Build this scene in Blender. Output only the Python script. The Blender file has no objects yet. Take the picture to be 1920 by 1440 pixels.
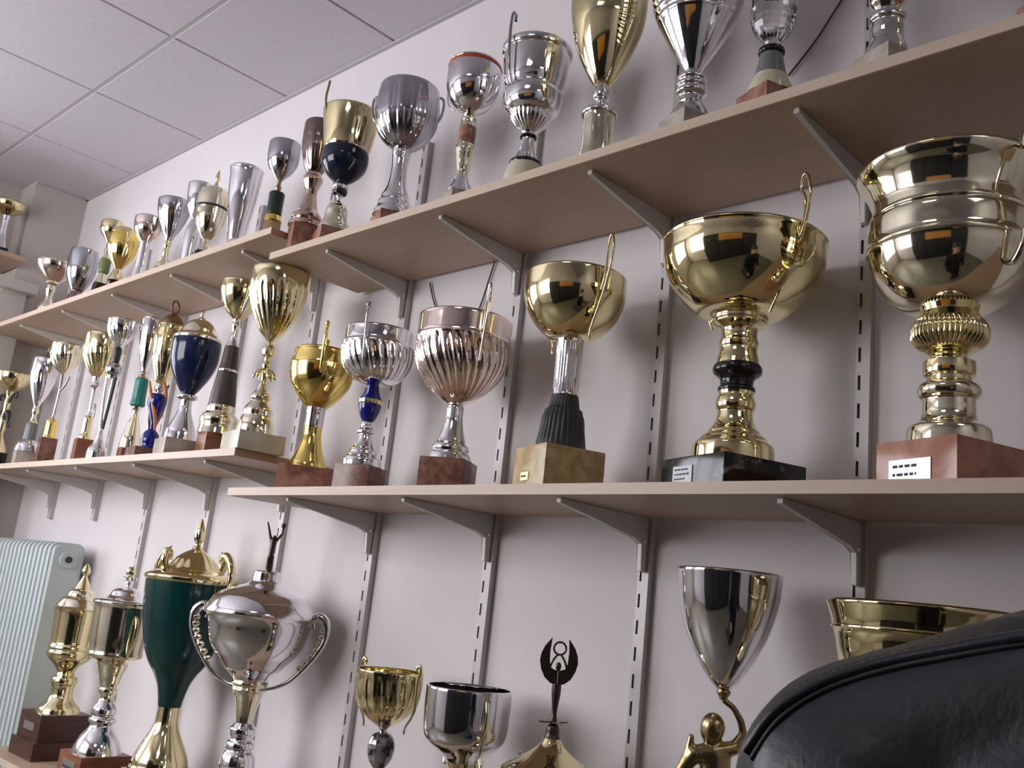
import bpy, bmesh, math, random
from mathutils import Vector, Matrix, noise
from mathutils.bvhtree import BVHTree

random.seed(7)
scene = bpy.context.scene
COL = scene.collection
PI = math.pi

# ------------------------------------------------------------------ camera
F = 1793.3                                     # focal length in pixels of the 1920 x 1440 frame
CAM = Vector((0.0, -1.565, 1.10))
R0 = Vector((0.72302836, 0.68274254, 0.10532148))     # camera right
R1 = Vector((-0.08110159, 0.23529545, -0.96853424))   # camera down
R2 = Vector((-0.6860412, 0.69173598, 0.22549679))     # camera forward
cd = bpy.data.cameras.new('camera')
cam = bpy.data.objects.new('camera', cd)
COL.objects.link(cam)
cd.sensor_width = 36.0
cd.lens = F / 1920.0 * 36.0
cd.clip_start = 0.02
M = Matrix.Identity(4)
for i in range(3):
    M[i][0] = R0[i]; M[i][1] = -R1[i]; M[i][2] = -R2[i]; M[i][3] = CAM[i]
cam.matrix_world = M
scene.camera = cam

# ------------------------------------------------------------------ world, lights, exposure
scene.view_settings.view_transform = 'Standard'
scene.view_settings.look = 'None'
scene.view_settings.gamma = 1.0
scene.view_settings.use_curve_mapping = False
scene.view_settings.exposure = -0.13
w = bpy.data.worlds.new('sky'); scene.world = w
w.use_nodes = True
bgn = w.node_tree.nodes['Background']
bgn.inputs[0].default_value = (0.80, 0.88, 1.0, 1)
bgn.inputs[1].default_value = 3.0

def area(name, loc, rot, sx, sy, energy, color):
    l = bpy.data.lights.new(name, 'AREA'); l.shape = 'RECTANGLE'
    l.size = sx; l.size_y = sy; l.energy = energy; l.color = color
    o = bpy.data.objects.new(name, l); COL.objects.link(o)
    o.location = loc; o.rotation_euler = rot
    return o
# daylight entering through the two windows of the room (behind and left of the camera)
area('daylight_end_window', (-4.80, -1.80, 1.75), (0, -PI/2, 0), 1.5, 1.7, 50, (0.96, 0.94, 1.0))
area('daylight_back_window', (-3.0, -3.08, 1.75), (PI/2, 0, 0), 1.8, 1.5, 72, (1.0, 0.965, 0.95))

# ------------------------------------------------------------------ materials
def mat(name, col, metal=0.0, rough=0.5, spec=0.5, coat=0.0, trans=0.0, ior=1.45):
    m = bpy.data.materials.new(name); m.use_nodes = True
    b = m.node_tree.nodes['Principled BSDF']
    b.inputs['Base Color'].default_value = (*col, 1)
    b.inputs['Metallic'].default_value = metal
    b.inputs['Roughness'].default_value = rough
    b.inputs['Specular IOR Level'].default_value = spec
    b.inputs['Coat Weight'].default_value = coat
    b.inputs['Transmission Weight'].default_value = trans
    b.inputs['IOR'].default_value = ior
    return m
def nodes_of(m):
    return m.node_tree.nodes, m.node_tree.links, m.node_tree.nodes['Principled BSDF']
def add_noise(m, c1, c2, scale, detail=4, bump=0.0, stretch=None, dist=0.0, lo=0.35, hi=0.65, bscale=None, bdist=0.01):
    n, l, b = nodes_of(m)
    tc = n.new('ShaderNodeTexCoord'); mp = n.new('ShaderNodeMapping')
    l.new(tc.outputs['Object'], mp.inputs[0])
    if stretch: mp.inputs['Scale'].default_value = stretch
    t = n.new('ShaderNodeTexNoise'); t.inputs['Scale'].default_value = scale; t.inputs['Detail'].default_value = detail
    t.inputs['Distortion'].default_value = dist
    l.new(mp.outputs[0], t.inputs['Vector'])
    r = n.new('ShaderNodeValToRGB')
    r.color_ramp.elements[0].position = lo; r.color_ramp.elements[0].color = (*c1, 1)
    r.color_ramp.elements[1].position = hi; r.color_ramp.elements[1].color = (*c2, 1)
    l.new(t.outputs['Fac'], r.inputs[0]); l.new(r.outputs[0], b.inputs['Base Color'])
    if bump:
        t2 = n.new('ShaderNodeTexNoise'); t2.inputs['Scale'].default_value = bscale or scale; t2.inputs['Detail'].default_value = 3
        l.new(mp.outputs[0], t2.inputs['Vector'])
        bp = n.new('ShaderNodeBump'); bp.inputs['Strength'].default_value = bump; bp.inputs['Distance'].default_value = bdist
        l.new(t2.outputs['Fac'], bp.inputs['Height']); l.new(bp.outputs[0], b.inputs['Normal'])
    return m

GOLD = mat('gold_plate', (0.82, 0.73, 0.43), 1, 0.06)
YGOLD = mat('yellow_gold_plate', (0.88, 0.68, 0.22), 1, 0.09)
PGOLD = mat('pale_gold_plate', (0.86, 0.81, 0.62), 1, 0.07)
ROSE = mat('rose_silver_plate', (0.87, 0.75, 0.68), 1, 0.08)
SILVER = mat('silver_plate', (0.82, 0.82, 0.84), 1, 0.06)
CHROME = mat('chrome', (0.88, 0.88, 0.90), 1, 0.03)
GREYM = mat('grey_metal', (0.50, 0.50, 0.54), 1, 0.12)
BRONZE = mat('dark_bronze', (0.26, 0.20, 0.19), 1, 0.16)
ROSEB = mat('rose_bronze', (0.62, 0.47, 0.41), 1, 0.14)
OLDBR = mat('antique_brass', (0.36, 0.28, 0.15), 1, 0.28)
DARKFIG = mat('blackened_bronze', (0.09, 0.07, 0.06), 0.8, 0.32)
BLACK = mat('black_lacquer', (0.008, 0.009, 0.012), 0, 0.12, 0.6)
BLACKR = mat('black_plastic', (0.03, 0.03, 0.032), 0, 0.35)
BROWNB = mat('brown_black_plastic', (0.06, 0.045, 0.042), 0, 0.35)
NAVY = mat('navy_enamel', (0.008, 0.014, 0.055), 0, 0.10, 0.6)
COBALT = mat('cobalt_glaze', (0.008, 0.010, 0.16), 0, 0.08, 0.7)
BLACKNAVY = mat('blue_black_enamel', (0.006, 0.010, 0.025), 0, 0.08, 0.6)
GREEN = mat('dark_green_enamel', (0.004, 0.035, 0.033), 0, 0.14, 0.5)
BOTTLE = mat('green_black_enamel', (0.010, 0.030, 0.024), 0, 0.2, 0.5)
TEAL = mat('teal_marble', (0.02, 0.20, 0.17), 0, 0.2)
OLIVE = mat('olive_green_marble', (0.16, 0.20, 0.08), 0, 0.25)
GREYCOL = mat('grey_lacquer', (0.16, 0.18, 0.18), 0, 0.3)
REDBAND = mat('red_enamel', (0.42, 0.07, 0.04), 0, 0.25)
ORANGE = mat('amber_glaze', (0.60, 0.24, 0.08), 0, 0.2)
CREAM = mat('cream_enamel', (0.62, 0.56, 0.42), 0, 0.2)
GLASS = mat('clear_crystal', (0.95, 0.96, 0.97), 0, 0.03, 0.5, 0, 1.0, 1.48)
PAPER = mat('white_paper', (0.75, 0.75, 0.80), 0, 0.7)
PLATE = mat('engraved_silver_plate', (0.60, 0.61, 0.57), 1, 0.35)
BRASSPL = mat('brass_plate', (0.72, 0.58, 0.32), 1, 0.3)
INK = mat('dark_ink', (0.03, 0.03, 0.04), 0, 0.6)
REDMAR = add_noise(mat('red_marble', (0.3, 0.1, 0.07), 0, 0.18), (0.20, 0.075, 0.05), (0.42, 0.22, 0.16), 22, 6, dist=1.2)
BRNMAR = add_noise(mat('brown_marble', (0.2, 0.1, 0.07), 0, 0.2), (0.12, 0.055, 0.04), (0.25, 0.12, 0.09), 40, 6, dist=1.0)
PINKMAR = add_noise(mat('pink_red_marble', (0.5, 0.3, 0.2), 0, 0.15), (0.30, 0.10, 0.06), (0.52, 0.27, 0.18), 12, 5, dist=1.5, lo=.3, hi=.7)
BEIMAR = add_noise(mat('beige_travertine', (0.5, 0.4, 0.2), 0, 0.3), (0.36, 0.24, 0.10), (0.56, 0.42, 0.23), 30, 6, dist=0.8)
CREMAR = add_noise(mat('cream_marble', (0.6, 0.58, 0.5), 0, 0.25), (0.50, 0.47, 0.38), (0.62, 0.58, 0.48), 18, 5, dist=1.0)
GREMAR = add_noise(mat('grey_pink_marble', (0.5, 0.45, 0.4), 0, 0.25), (0.34, 0.29, 0.25), (0.52, 0.46, 0.41), 20, 5, dist=1.0)
BLKMAR = add_noise(mat('black_marble', (0.01, 0.01, 0.01), 0, 0.12), (0.006, 0.007, 0.007), (0.30, 0.30, 0.27), 16, 8, dist=2.5, lo=.60, hi=.74)
DKWOOD = add_noise(mat('dark_brown_wood', (0.06, 0.03, 0.02), 0, 0.35), (0.045, 0.018, 0.012), (0.075, 0.032, 0.02), 12, 4, stretch=(1, 1, 8))
RDWOOD = add_noise(mat('red_brown_wood', (0.2, 0.07, 0.04), 0, 0.35), (0.17, 0.055, 0.03), (0.27, 0.10, 0.055), 14, 4, stretch=(1, 1, 6))
CRYST = add_noise(mat('dark_crystal', (0.1, 0.09, 0.1), 0.6, 0.12), (0.03, 0.028, 0.03), (0.38, 0.36, 0.38), 45, 3, lo=.42, hi=.6)
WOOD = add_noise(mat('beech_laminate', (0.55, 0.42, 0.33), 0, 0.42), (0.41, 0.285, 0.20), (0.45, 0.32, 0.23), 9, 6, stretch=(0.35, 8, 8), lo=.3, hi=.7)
LITEDGEM = add_noise(mat('beech_lit_edge', (0.66, 0.55, 0.46), 0, 0.42), (0.54, 0.42, 0.33), (0.59, 0.465, 0.37), 9, 5, stretch=(0.4, 8, 8), lo=.3, hi=.7)  # beech lightened to carry the window light on the front edges
RAILM = mat('grey_painted_steel', (0.52, 0.49, 0.49), 0.2, 0.45)
BRKM = mat('grey_bracket_steel', (0.60, 0.57, 0.54), 0.2, 0.45)
WALLM = add_noise(mat('mauve_white_paint', (0.70, 0.655, 0.67), 0, 0.7), (0.66, 0.615, 0.635), (0.70, 0.655, 0.672), 2.5, 4, bump=0.08, bscale=160, bdist=0.003)
ENDM = add_noise(mat('end_wall_shaded_paint', (0.6, 0.56, 0.53), 0, 0.7), (0.45, 0.41, 0.38), (0.49, 0.45, 0.415), 3, 4)  # beige paint, darkened to hold the shade of the end wall
TILEM = add_noise(mat('ceiling_tile_fibre', (0.74, 0.71, 0.73), 0, 0.8), (0.50, 0.475, 0.51), (0.54, 0.512, 0.545), 60, 3, bump=0.15, bscale=220, bdist=0.003)
GRIDM = mat('ceiling_grid_metal', (0.42, 0.40, 0.42), 0, 0.5)
SLABM = mat('ceiling_slab_grey', (0.25, 0.24, 0.25), 0, 0.8)
FLOORM = add_noise(mat('floor_pale_vinyl', (0.6, 0.55, 0.4), 0, 0.35), (0.15, 0.135, 0.10), (0.19, 0.17, 0.13), 6, 5)
RADM = mat('radiator_enamel', (0.54, 0.60, 0.60), 0, 0.28)
FRAMEM = mat('white_window_frame', (0.75, 0.75, 0.75), 0, 0.4)
ORWOOD = mat('orange_beech_wood', (0.72, 0.34, 0.10), 0, 0.35)
CABM = mat('dark_grey_cabinet', (0.035, 0.037, 0.045), 0, 0.4)
LEATHER = add_noise(mat('navy_black_leather', (0.01, 0.012, 0.018), 0, 0.36), (0.008, 0.010, 0.016), (0.013, 0.016, 0.025), 30, 5, bump=0.25, bscale=150, bdist=0.002)
SEAMM = mat('stitch_and_seam_shadow', (0.004, 0.005, 0.007), 0, 0.55)  # near-black for the stitches and the painted seam shadow
SKIN = mat('skin', (0.50, 0.31, 0.23), 0, 0.5)
HAIR = mat('dark_hair', (0.02, 0.014, 0.010), 0, 0.5)
DENIM = mat('dark_denim', (0.02, 0.025, 0.045), 0, 0.8)
SHOE = mat('black_shoe_leather', (0.015, 0.015, 0.015), 0, 0.4)
CORDM = mat('dark_ribbon_and_line', (0.10, 0.085, 0.085), 0, 0.7)
# window glass: mostly see-through with a faint reflection
WGLASS = bpy.data.materials.new('window_glass'); WGLASS.use_nodes = True
_n, _l = WGLASS.node_tree.nodes, WGLASS.node_tree.links
_n.clear()
_o = _n.new('ShaderNodeOutputMaterial'); _mx = _n.new('ShaderNodeMixShader'); _t = _n.new('ShaderNodeBsdfTransparent'); _g = _n.new('ShaderNodeBsdfGlossy')
_g.inputs['Roughness'].default_value = 0.02; _mx.inputs[0].default_value = 0.06
_l.new(_t.outputs[0], _mx.inputs[1]); _l.new(_g.outputs[0], _mx.inputs[2]); _l.new(_mx.outputs[0], _o.inputs[0])

# ------------------------------------------------------------------ helpers
def px_ray(u, v):
    return R0 * (u - 960) / F + R1 * (v - 720) / F + R2
def on_y(u, v, y):
    r = px_ray(u, v); return CAM + r * ((y - CAM.y) / r.y)
def on_x(u, v, x):
    r = px_ray(u, v); return CAM + r * ((x - CAM.x) / r.x)
def on_z(u, v, z):
    r = px_ray(u, v); return CAM + r * ((z - CAM.z) / r.z)
def depth_of(p):
    return R2.dot(p - CAM)

def tag(o, label=None, cat=None, group=None, kind=None):
    if label: o['label'] = label
    if cat: o['category'] = cat
    if group: o['group'] = group
    if kind: o['kind'] = kind
    return o
def mesh_obj(name, me, m, parent=None):
    o = bpy.data.objects.new(name, me)
    if m and not me.materials: me.materials.append(m)
    COL.objects.link(o)
    if parent: o.parent = parent
    return o
def bm_obj(name, bm, m, parent=None, smooth=True, angle=35):
    bmesh.ops.recalc_face_normals(bm, faces=bm.faces)
    me = bpy.data.meshes.new(name); bm.to_mesh(me); bm.free()
    if smooth:
        me.shade_smooth(); me.set_sharp_from_angle(angle=math.radians(angle))
    return mesh_obj(name, me, m, parent)
def empty(name, loc, rz=0.0):
    o = bpy.data.objects.new(name, None); COL.objects.link(o)
    o.location = loc; o.rotation_euler = (0, 0, rz); o.empty_display_size = 0.05
    return o
def box_bm(bm, x0, x1, y0, y1, z0, z1, bev=0.0, seg=2):
    r = bmesh.ops.create_cube(bm, size=1.0)
    vs = r['verts']
    for v in vs:
        v.co = Vector(((x0 + x1) / 2 + v.co.x * (x1 - x0), (y0 + y1) / 2 + v.co.y * (y1 - y0), (z0 + z1) / 2 + v.co.z * (z1 - z0)))
    if bev:
        es = list({e for v in vs for e in v.link_edges})
        bmesh.ops.bevel(bm, geom=es, offset=bev, segments=seg, profile=0.7, affect='EDGES')
def box(name, m, x0, x1, y0, y1, z0, z1, parent=None, bev=0.0, seg=2):
    bm = bmesh.new(); box_bm(bm, x0, x1, y0, y1, z0, z1, bev, seg)
    return bm_obj(name, bm, m, parent)
def tube_bm(bm, pts, rads, n=10, cap=True):
    pts = [Vector(p) for p in pts]
    if not hasattr(rads, '__len__'): rads = [rads] * len(pts)
    rings = []; prev = None
    for i, p in enumerate(pts):
        t = (pts[min(i + 1, len(pts) - 1)] - pts[max(i - 1, 0)])
        if t.length < 1e-9: t = Vector((0, 0, 1))
        t.normalize()
        if prev is None:
            a = Vector((0, 0, 1)) if abs(t.z) < 0.9 else Vector((1, 0, 0))
            nrm = t.cross(a).normalized()
        else:
            nrm = (prev - t * prev.dot(t))
            nrm = nrm.normalized() if nrm.length > 1e-6 else t.orthogonal().normalized()
        prev = nrm; bn = t.cross(nrm)
        rings.append([bm.verts.new(p + (nrm * math.cos(2 * PI * k / n) + bn * math.sin(2 * PI * k / n)) * rads[i]) for k in range(n)])
    for a, b in zip(rings, rings[1:]):
        for k in range(n):
            bm.faces.new((a[k], a[(k + 1) % n], b[(k + 1) % n], b[k]))
    if cap:
        bm.faces.new(rings[0][::-1]); bm.faces.new(rings[-1])
def catmull(pts, sub=6):
    pts = [Vector(p) for p in pts]
    out = []
    for i in range(len(pts) - 1):
        p0 = pts[max(i - 1, 0)]; p1 = pts[i]; p2 = pts[i + 1]; p3 = pts[min(i + 2, len(pts) - 1)]
        for k in range(sub):
            t = k / sub
            out.append(0.5 * ((2 * p1) + (p2 - p0) * t + (2 * p0 - 5 * p1 + 4 * p2 - p3) * t * t + (3 * p1 - p0 - 3 * p2 + p3) * t ** 3))
    out.append(pts[-1])
    return out
def tube(name, pts, r, m, parent=None, sub=6, n=10, smooth=True):
    bm = bmesh.new()
    p2 = catmull(pts, sub) if smooth else [Vector(p) for p in pts]
    if hasattr(r, '__len__'):
        rr = []
        L = len(r) - 1
        for i in range(len(p2)):
            t = i / (len(p2) - 1) * L; a = min(int(t), L - 1); rr.append(r[a] + (r[a + 1] - r[a]) * (t - a))
        r = rr
    tube_bm(bm, p2, r, n)
    return bm_obj(name, bm, m, parent, angle=50)
def ball_bm(bm, c, r, seg=16, sc=(1, 1, 1)):
    q = bmesh.ops.create_uvsphere(bm, u_segments=seg, v_segments=max(8, seg * 2 // 3), radius=r)
    for v in q['verts']: v.co = Vector((v.co.x * sc[0], v.co.y * sc[1], v.co.z * sc[2])) + Vector(c)
def ball(name, c, r, m, parent=None, sc=(1, 1, 1), seg=18):
    bm = bmesh.new(); ball_bm(bm, c, r, seg, sc)
    return bm_obj(name, bm, m, parent)

def pchip(xs, ys, sub):
    n = len(xs); h = [xs[i + 1] - xs[i] for i in range(n - 1)]
    d = [(ys[i + 1] - ys[i]) / h[i] if h[i] else 0 for i in range(n - 1)]
    m = [0.0] * n
    m[0] = d[0]; m[-1] = d[-1]
    for i in range(1, n - 1):
        if d[i - 1] * d[i] <= 0: m[i] = 0
        else:
            w1 = 2 * h[i] + h[i - 1]; w2 = h[i] + 2 * h[i - 1]
            m[i] = (w1 + w2) / (w1 / d[i - 1] + w2 / d[i])
    out = []
    for i in range(n - 1):
        for k in range(sub):
            t = k / sub
            out.append((1 + 2 * t) * (1 - t) ** 2 * ys[i] + t * (1 - t) ** 2 * h[i] * m[i] + t * t * (3 - 2 * t) * ys[i + 1] + t * t * (t - 1) * h[i] * m[i + 1])
    out.append(ys[-1])
    return out
def smooth_profile(pr, sub=4):
    """pr: list of (z, r) from bottom to top"""
    s = [0.0]
    for a, b in zip(pr, pr[1:]): s.append(s[-1] + max(1e-6, math.hypot(a[0] - b[0], a[1] - b[1])))
    return list(zip(pchip(s, [p[0] for p in pr], sub), pchip(s, [p[1] for p in pr], sub)))
def lathe(name, pr, m, parent, seg=48, flutes=None, hollow=False, sub=4, rib=None, angle=32):
    """pr (z, r) bottom to top; flutes=(count, amplitude, twist, z0, z1); rib=(pitch, amp, z0, z1)"""
    pr = [p for p in pr]
    P = smooth_profile(pr, sub)
    if flutes or rib:                      # resample finer
        Q = []
        for a, b in zip(P, P[1:]):
            k = 3 if rib else 1
            for i in range(k):
                t = i / k; Q.append((a[0] + (b[0] - a[0]) * t, a[1] + (b[1] - a[1]) * t))
        Q.append(P[-1]); P = Q
    outer = len(P)
    if hollow:
        zt, rt = P[-1]
        th = max(0.0012, rt * 0.03)
        zb = P[0][0] + (zt - P[0][0]) * 0.12
        inner = [(zt + th * 0.3, rt - th * 0.5)] + [(z, max(r - th, 0.0005)) for z, r in reversed(P) if z > zb]
        P = P + inner
    bm = bmesh.new(); rings = []
    if flutes: seg = max(seg, flutes[0] * 8)
    for j, (z, r) in enumerate(P):
        ring = []
        for k in range(seg):
            a = 2 * PI * k / seg; rr = r
            if flutes and j < outer:
                n, amp, tw, z0, z1 = flutes
                if z0 <= z <= z1:
                    t = (z - z0) / (z1 - z0); e = min(1, t * 6, (1 - t) * 6)
                    rr = r * (1 - amp * e * (0.5 - 0.5 * abs(math.cos(0.5 * (n * a + tw * t * 2 * PI))) * 2 + 0.5))
            if rib and j < outer and rib[2] <= z <= rib[3]:
                rr = r * (1 + rib[1] * math.sin(2 * PI * (z - rib[2]) / rib[0]))
            ring.append(bm.verts.new((rr * math.cos(a), rr * math.sin(a), z)))
        rings.append(ring)
    for a, b in zip(rings, rings[1:]):
        for k in range(seg):
            bm.faces.new((a[k], a[(k + 1) % seg], b[(k + 1) % seg], b[k]))
    bm.faces.new(rings[0][::-1]); bm.faces.new(rings[-1])
    return bm_obj(name, bm, m, parent, angle=angle)
def prism(name, outline, m, parent, axis='y', t0=0.0, t1=0.01, bev=0.0):
    """extrude a 2-D outline; axis y: outline is (x, z); axis x: outline is (y, z)"""
    bm = bmesh.new()
    def P(a, b, t): return (a, t, b) if axis == 'y' else ((t, a, b) if axis == 'x' else (a, b, t))
    lo = [bm.verts.new(P(a, b, t0)) for a, b in outline]; hi = [bm.verts.new(P(a, b, t1)) for a, b in outline]
    n = len(outline)
    bm.faces.new(lo); bm.faces.new(hi[::-1])
    for k in range(n): bm.faces.new((lo[k], lo[(k + 1) % n], hi[(k + 1) % n], hi[k]))
    if bev: bmesh.ops.bevel(bm, geom=list(bm.edges), offset=bev, segments=1, affect='EDGES')
    return bm_obj(name, bm, m, parent)
_sb = bmesh.new(); bmesh.ops.create_uvsphere(_sb, u_segments=14, v_segments=9, radius=1.0)
_sb.verts.index_update()
SPH_V = [tuple(v.co) for v in _sb.verts]; SPH_F = [[v.index for v in f.verts] for f in _sb.faces]; _sb.free()
def capsules_mesh(name, caps, voxel, m, parent=None, smooth_it=6):
    """continuous surface grown from tapered capsules (p0, r0, p1, r1 [, squash-scale])"""
    vs, fs = [], []
    for c in caps:
        p0, r0, p1, r1 = Vector(c[0]), c[1], Vector(c[2]), c[3]
        k = max(1, int((p1 - p0).length / max(0.002, min(r0, r1) * 0.5)) + 1)
        sc = c[4] if len(c) > 4 else (1, 1, 1)
        for i in range(k + 1):
            t = i / k; rr = r0 + (r1 - r0) * t; cc = p0.lerp(p1, t); b0 = len(vs)
            vs += [(cc.x + x * rr * sc[0], cc.y + y * rr * sc[1], cc.z + z * rr * sc[2]) for x, y, z in SPH_V]
            fs += [[b0 + q for q in f] for f in SPH_F]
    me = bpy.data.meshes.new(name + '_src'); me.from_pydata(vs, [], fs)
    tmp = bpy.data.objects.new(name + '_src', me); COL.objects.link(tmp)
    rm = tmp.modifiers.new('r', 'REMESH'); rm.mode = 'VOXEL'; rm.voxel_size = voxel
    sm = tmp.modifiers.new('s', 'SMOOTH'); sm.iterations = smooth_it; sm.factor = 0.5
    dg = bpy.context.evaluated_depsgraph_get()
    out = bpy.data.meshes.new_from_object(tmp.evaluated_get(dg))
    bpy.data.objects.remove(tmp); bpy.data.meshes.remove(me)
    out.name = name; out.shade_smooth()
    out.materials.clear()
    return mesh_obj(name, out, m, parent)

# ------------------------------------------------------------------ room shell
CZ = 2.762; XE = -4.51; XR = 1.6; YB = -2.9
def S(o): return tag(o, kind='structure')
S(box('floor', FLOORM, -4.9, XR + .1, YB - .1, 0.1, -0.1, 0.0))
S(box('wall_back', WALLM, -4.9, XR + .1, 0.0, 0.12, 0.0, CZ + .12))
S(box('wall_right', WALLM, XR, XR + .1, YB, 0.0, 0.0, CZ + .12))
XW = -4.68
# pillar in the corner, and the end wall with its window opening
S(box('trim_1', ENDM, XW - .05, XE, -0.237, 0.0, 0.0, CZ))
def wall_with_hole(name, fixed, a0, a1, h0, h1, z0, z1, axis, t):
    bm = bmesh.new()
    def b(p0, p1, q0, q1):
        if axis == 'x': box_bm(bm, fixed - t, fixed, p0, p1, q0, q1)
        else: box_bm(bm, p0, p1, fixed - t, fixed, q0, q1)
    b(a0, a1, 0, z0); b(a0, a1, z1, CZ + .12); b(a0, h0, z0, z1); b(h1, a1, z0, z1)
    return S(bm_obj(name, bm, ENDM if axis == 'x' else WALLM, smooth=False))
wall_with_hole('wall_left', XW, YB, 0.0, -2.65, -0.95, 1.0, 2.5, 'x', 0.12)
wall_with_hole('wall_front', YB, -4.9, XR + .1, -3.9, -2.1, 1.0, 2.5, 'y', 0.12)
def window(name, axis, fixed, a0, a1, z0, z1, n):
    bm = bmesh.new(); fr = 0.05
    def b(p0, p1, q0, q1):
        if axis == 'x': box_bm(bm, fixed - .08, fixed - .03, p0, p1, q0, q1)
        else: box_bm(bm, p0, p1, fixed - .08, fixed - .03, q0, q1)
    b(a0, a1, z0, z0 + fr); b(a0, a1, z1 - fr, z1)
    for i in range(n + 1):
        c = a0 + fr / 2 + (a1 - a0 - fr) * i / n; b(c - fr / 2, c + fr / 2, z0 + fr, z1 - fr)
    root = S(bm_obj(name, bm, FRAMEM, smooth=False))
    for i in range(n):
        c0 = a0 + fr + (a1 - a0 - fr) * i / n; c1 = a0 + (a1 - a0 - fr) * (i + 1) / n
        if axis == 'x': box('pane', WGLASS, fixed - .058, fixed - .052, c0, c1, z0 + fr, z1 - fr, root)
        else: box('pane', WGLASS, c0, c1, fixed - .058, fixed - .052, z0 + fr, z1 - fr, root)
window('window_1', 'x', XW, -2.65, -0.95, 1.0, 2.5, 3)
window('window_2', 'y', YB, -3.9, -2.1, 1.0, 2.5, 3)
# boxed-in pipe beside the pillar
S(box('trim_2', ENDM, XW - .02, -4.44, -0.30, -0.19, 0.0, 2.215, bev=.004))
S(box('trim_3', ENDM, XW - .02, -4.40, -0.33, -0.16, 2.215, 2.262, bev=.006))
S(box('trim_4', GRIDM, XE, XR, -0.012, 0.0, CZ - .008, CZ))          # wall angle of the ceiling grid
S(box('trim_5', GRIDM, XE, XE + .018, -0.237, 0.0, CZ - .008, CZ))

# suspended ceiling: slab, grid, tiles
ceil = S(box('ceiling', SLABM, -4.9, XR + .1, YB - .1, 0.1, CZ + .02, CZ + .12))
PITCH = 0.5985; GX0 = -2.814 ; GY0 = -0.442           # one grid crossing, from the photograph
def ceiling_tile_mesh():
    bm = bmesh.new(); h = PITCH / 2 - 0.0035
    box_bm(bm, -h, h, -h + .004, h - .004, 0, 0.014, 0.002, 1)
    me = bpy.data.meshes.new('ceiling_tile'); bmesh.ops.recalc_face_normals(bm, faces=bm.faces); bm.to_mesh(me); bm.free()
    me.materials.append(TILEM); return me
tile_me = ceiling_tile_mesh()
ix0 = math.floor((XW - GX0) / PITCH); ix1 = math.ceil((XR - GX0) / PITCH)
iy0 = math.floor((YB - GY0) / PITCH)
lamps = []
for i in range(ix0, ix1):
    for j in range(iy0, 1):
        cx = GX0 + (i + .5) * PITCH; cy = GY0 + (j + .5) * PITCH
        sx = sy = 1.0
        lo, hi = max(cx - PITCH / 2, XW), min(cx + PITCH / 2, XR)
        l2, h2 = max(cy - PITCH / 2, YB), min(cy + PITCH / 2, 0.0)
        if hi - lo < .03 or h2 - l2 < .03: continue
        o = bpy.data.objects.new('ceiling_tile', tile_me); COL.objects.link(o); o.parent = ceil
        o.location = ((lo + hi) / 2, (l2 + h2) / 2, CZ); o.scale = ((hi - lo) / PITCH, (h2 - l2) / PITCH, 1)
gm = bmesh.new()
for i in range(ix0, ix1 + 1):
    x = GX0 + i * PITCH
    if XW < x < XR: box_bm(gm, x - .010, x + .010, YB, 0.0, CZ + .008, CZ + .02)
for j in range(iy0, 2):
    y = GY0 + j * PITCH
    if YB < y < 0: box_bm(gm, XW, XR, y - .010, y + .010, CZ + .0015, CZ + .02)
bm_obj('ceiling_grid', gm, GRIDM, ceil, smooth=False)

# flush ceiling lights further back in the room
LAMPM = bpy.data.materials.new('lamp_diffuser'); LAMPM.use_nodes = True
_b = LAMPM.node_tree.nodes['Principled BSDF']; _b.inputs['Base Color'].default_value = (.9, .9, .9, 1)
_b.inputs['Emission Color'].default_value = (1, 1, .97, 1); _b.inputs['Emission Strength'].default_value = 4.0
for lx, ly, lab in ((GX0 + 6.5 * PITCH, GY0 - 1.5 * PITCH, 'square ceiling light panel near the side wall'), (GX0 + 3.5 * PITCH, GY0 - 2.5 * PITCH, 'square ceiling light panel in front of the cabinets')):
    lp = empty('ceiling_light', (lx, ly, CZ)); tag(lp, lab, 'light')
    bm = bmesh.new()
    for q in ((-.29, .29, -.29, -.265), (-.29, .29, .265, .29), (-.29, -.265, -.265, .265), (.265, .29, -.265, .265)): box_bm(bm, q[0], q[1], q[2], q[3], -.012, .001)
    bm_obj('frame', bm, FRAMEM, lp, smooth=False)
    box('diffuser', LAMPM, -.265, .265, -.265, .265, -.008, .001, lp)

# ------------------------------------------------------------------ shelving
TH = 0.02; SD = 0.315
Z_UR, Z_UL, Z_LR, Z_LL, Z_BL, Z_BR = 1.951, 2.030, 1.317, 1.420, 0.460, 0.375
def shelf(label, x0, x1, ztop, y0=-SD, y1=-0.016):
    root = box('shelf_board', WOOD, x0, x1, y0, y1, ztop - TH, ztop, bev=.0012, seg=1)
    box('lit_edge_strip', LITEDGEM, x0, x1, y0 - .0015, y0 + .0005, ztop - TH + .0004, ztop - .0004, root)  # added strip, its paler colour stands in for light on the edge
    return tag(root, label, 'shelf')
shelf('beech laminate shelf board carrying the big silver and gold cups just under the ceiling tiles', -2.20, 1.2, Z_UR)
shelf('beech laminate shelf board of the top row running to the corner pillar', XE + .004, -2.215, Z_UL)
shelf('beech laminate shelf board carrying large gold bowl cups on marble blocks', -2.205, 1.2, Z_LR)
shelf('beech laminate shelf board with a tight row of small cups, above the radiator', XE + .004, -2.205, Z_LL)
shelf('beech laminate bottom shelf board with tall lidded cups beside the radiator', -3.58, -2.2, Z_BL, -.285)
shelf('low beech laminate shelf board carrying the silver tulip cup on a statue', -2.195, 1.2, Z_BR)

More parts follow.
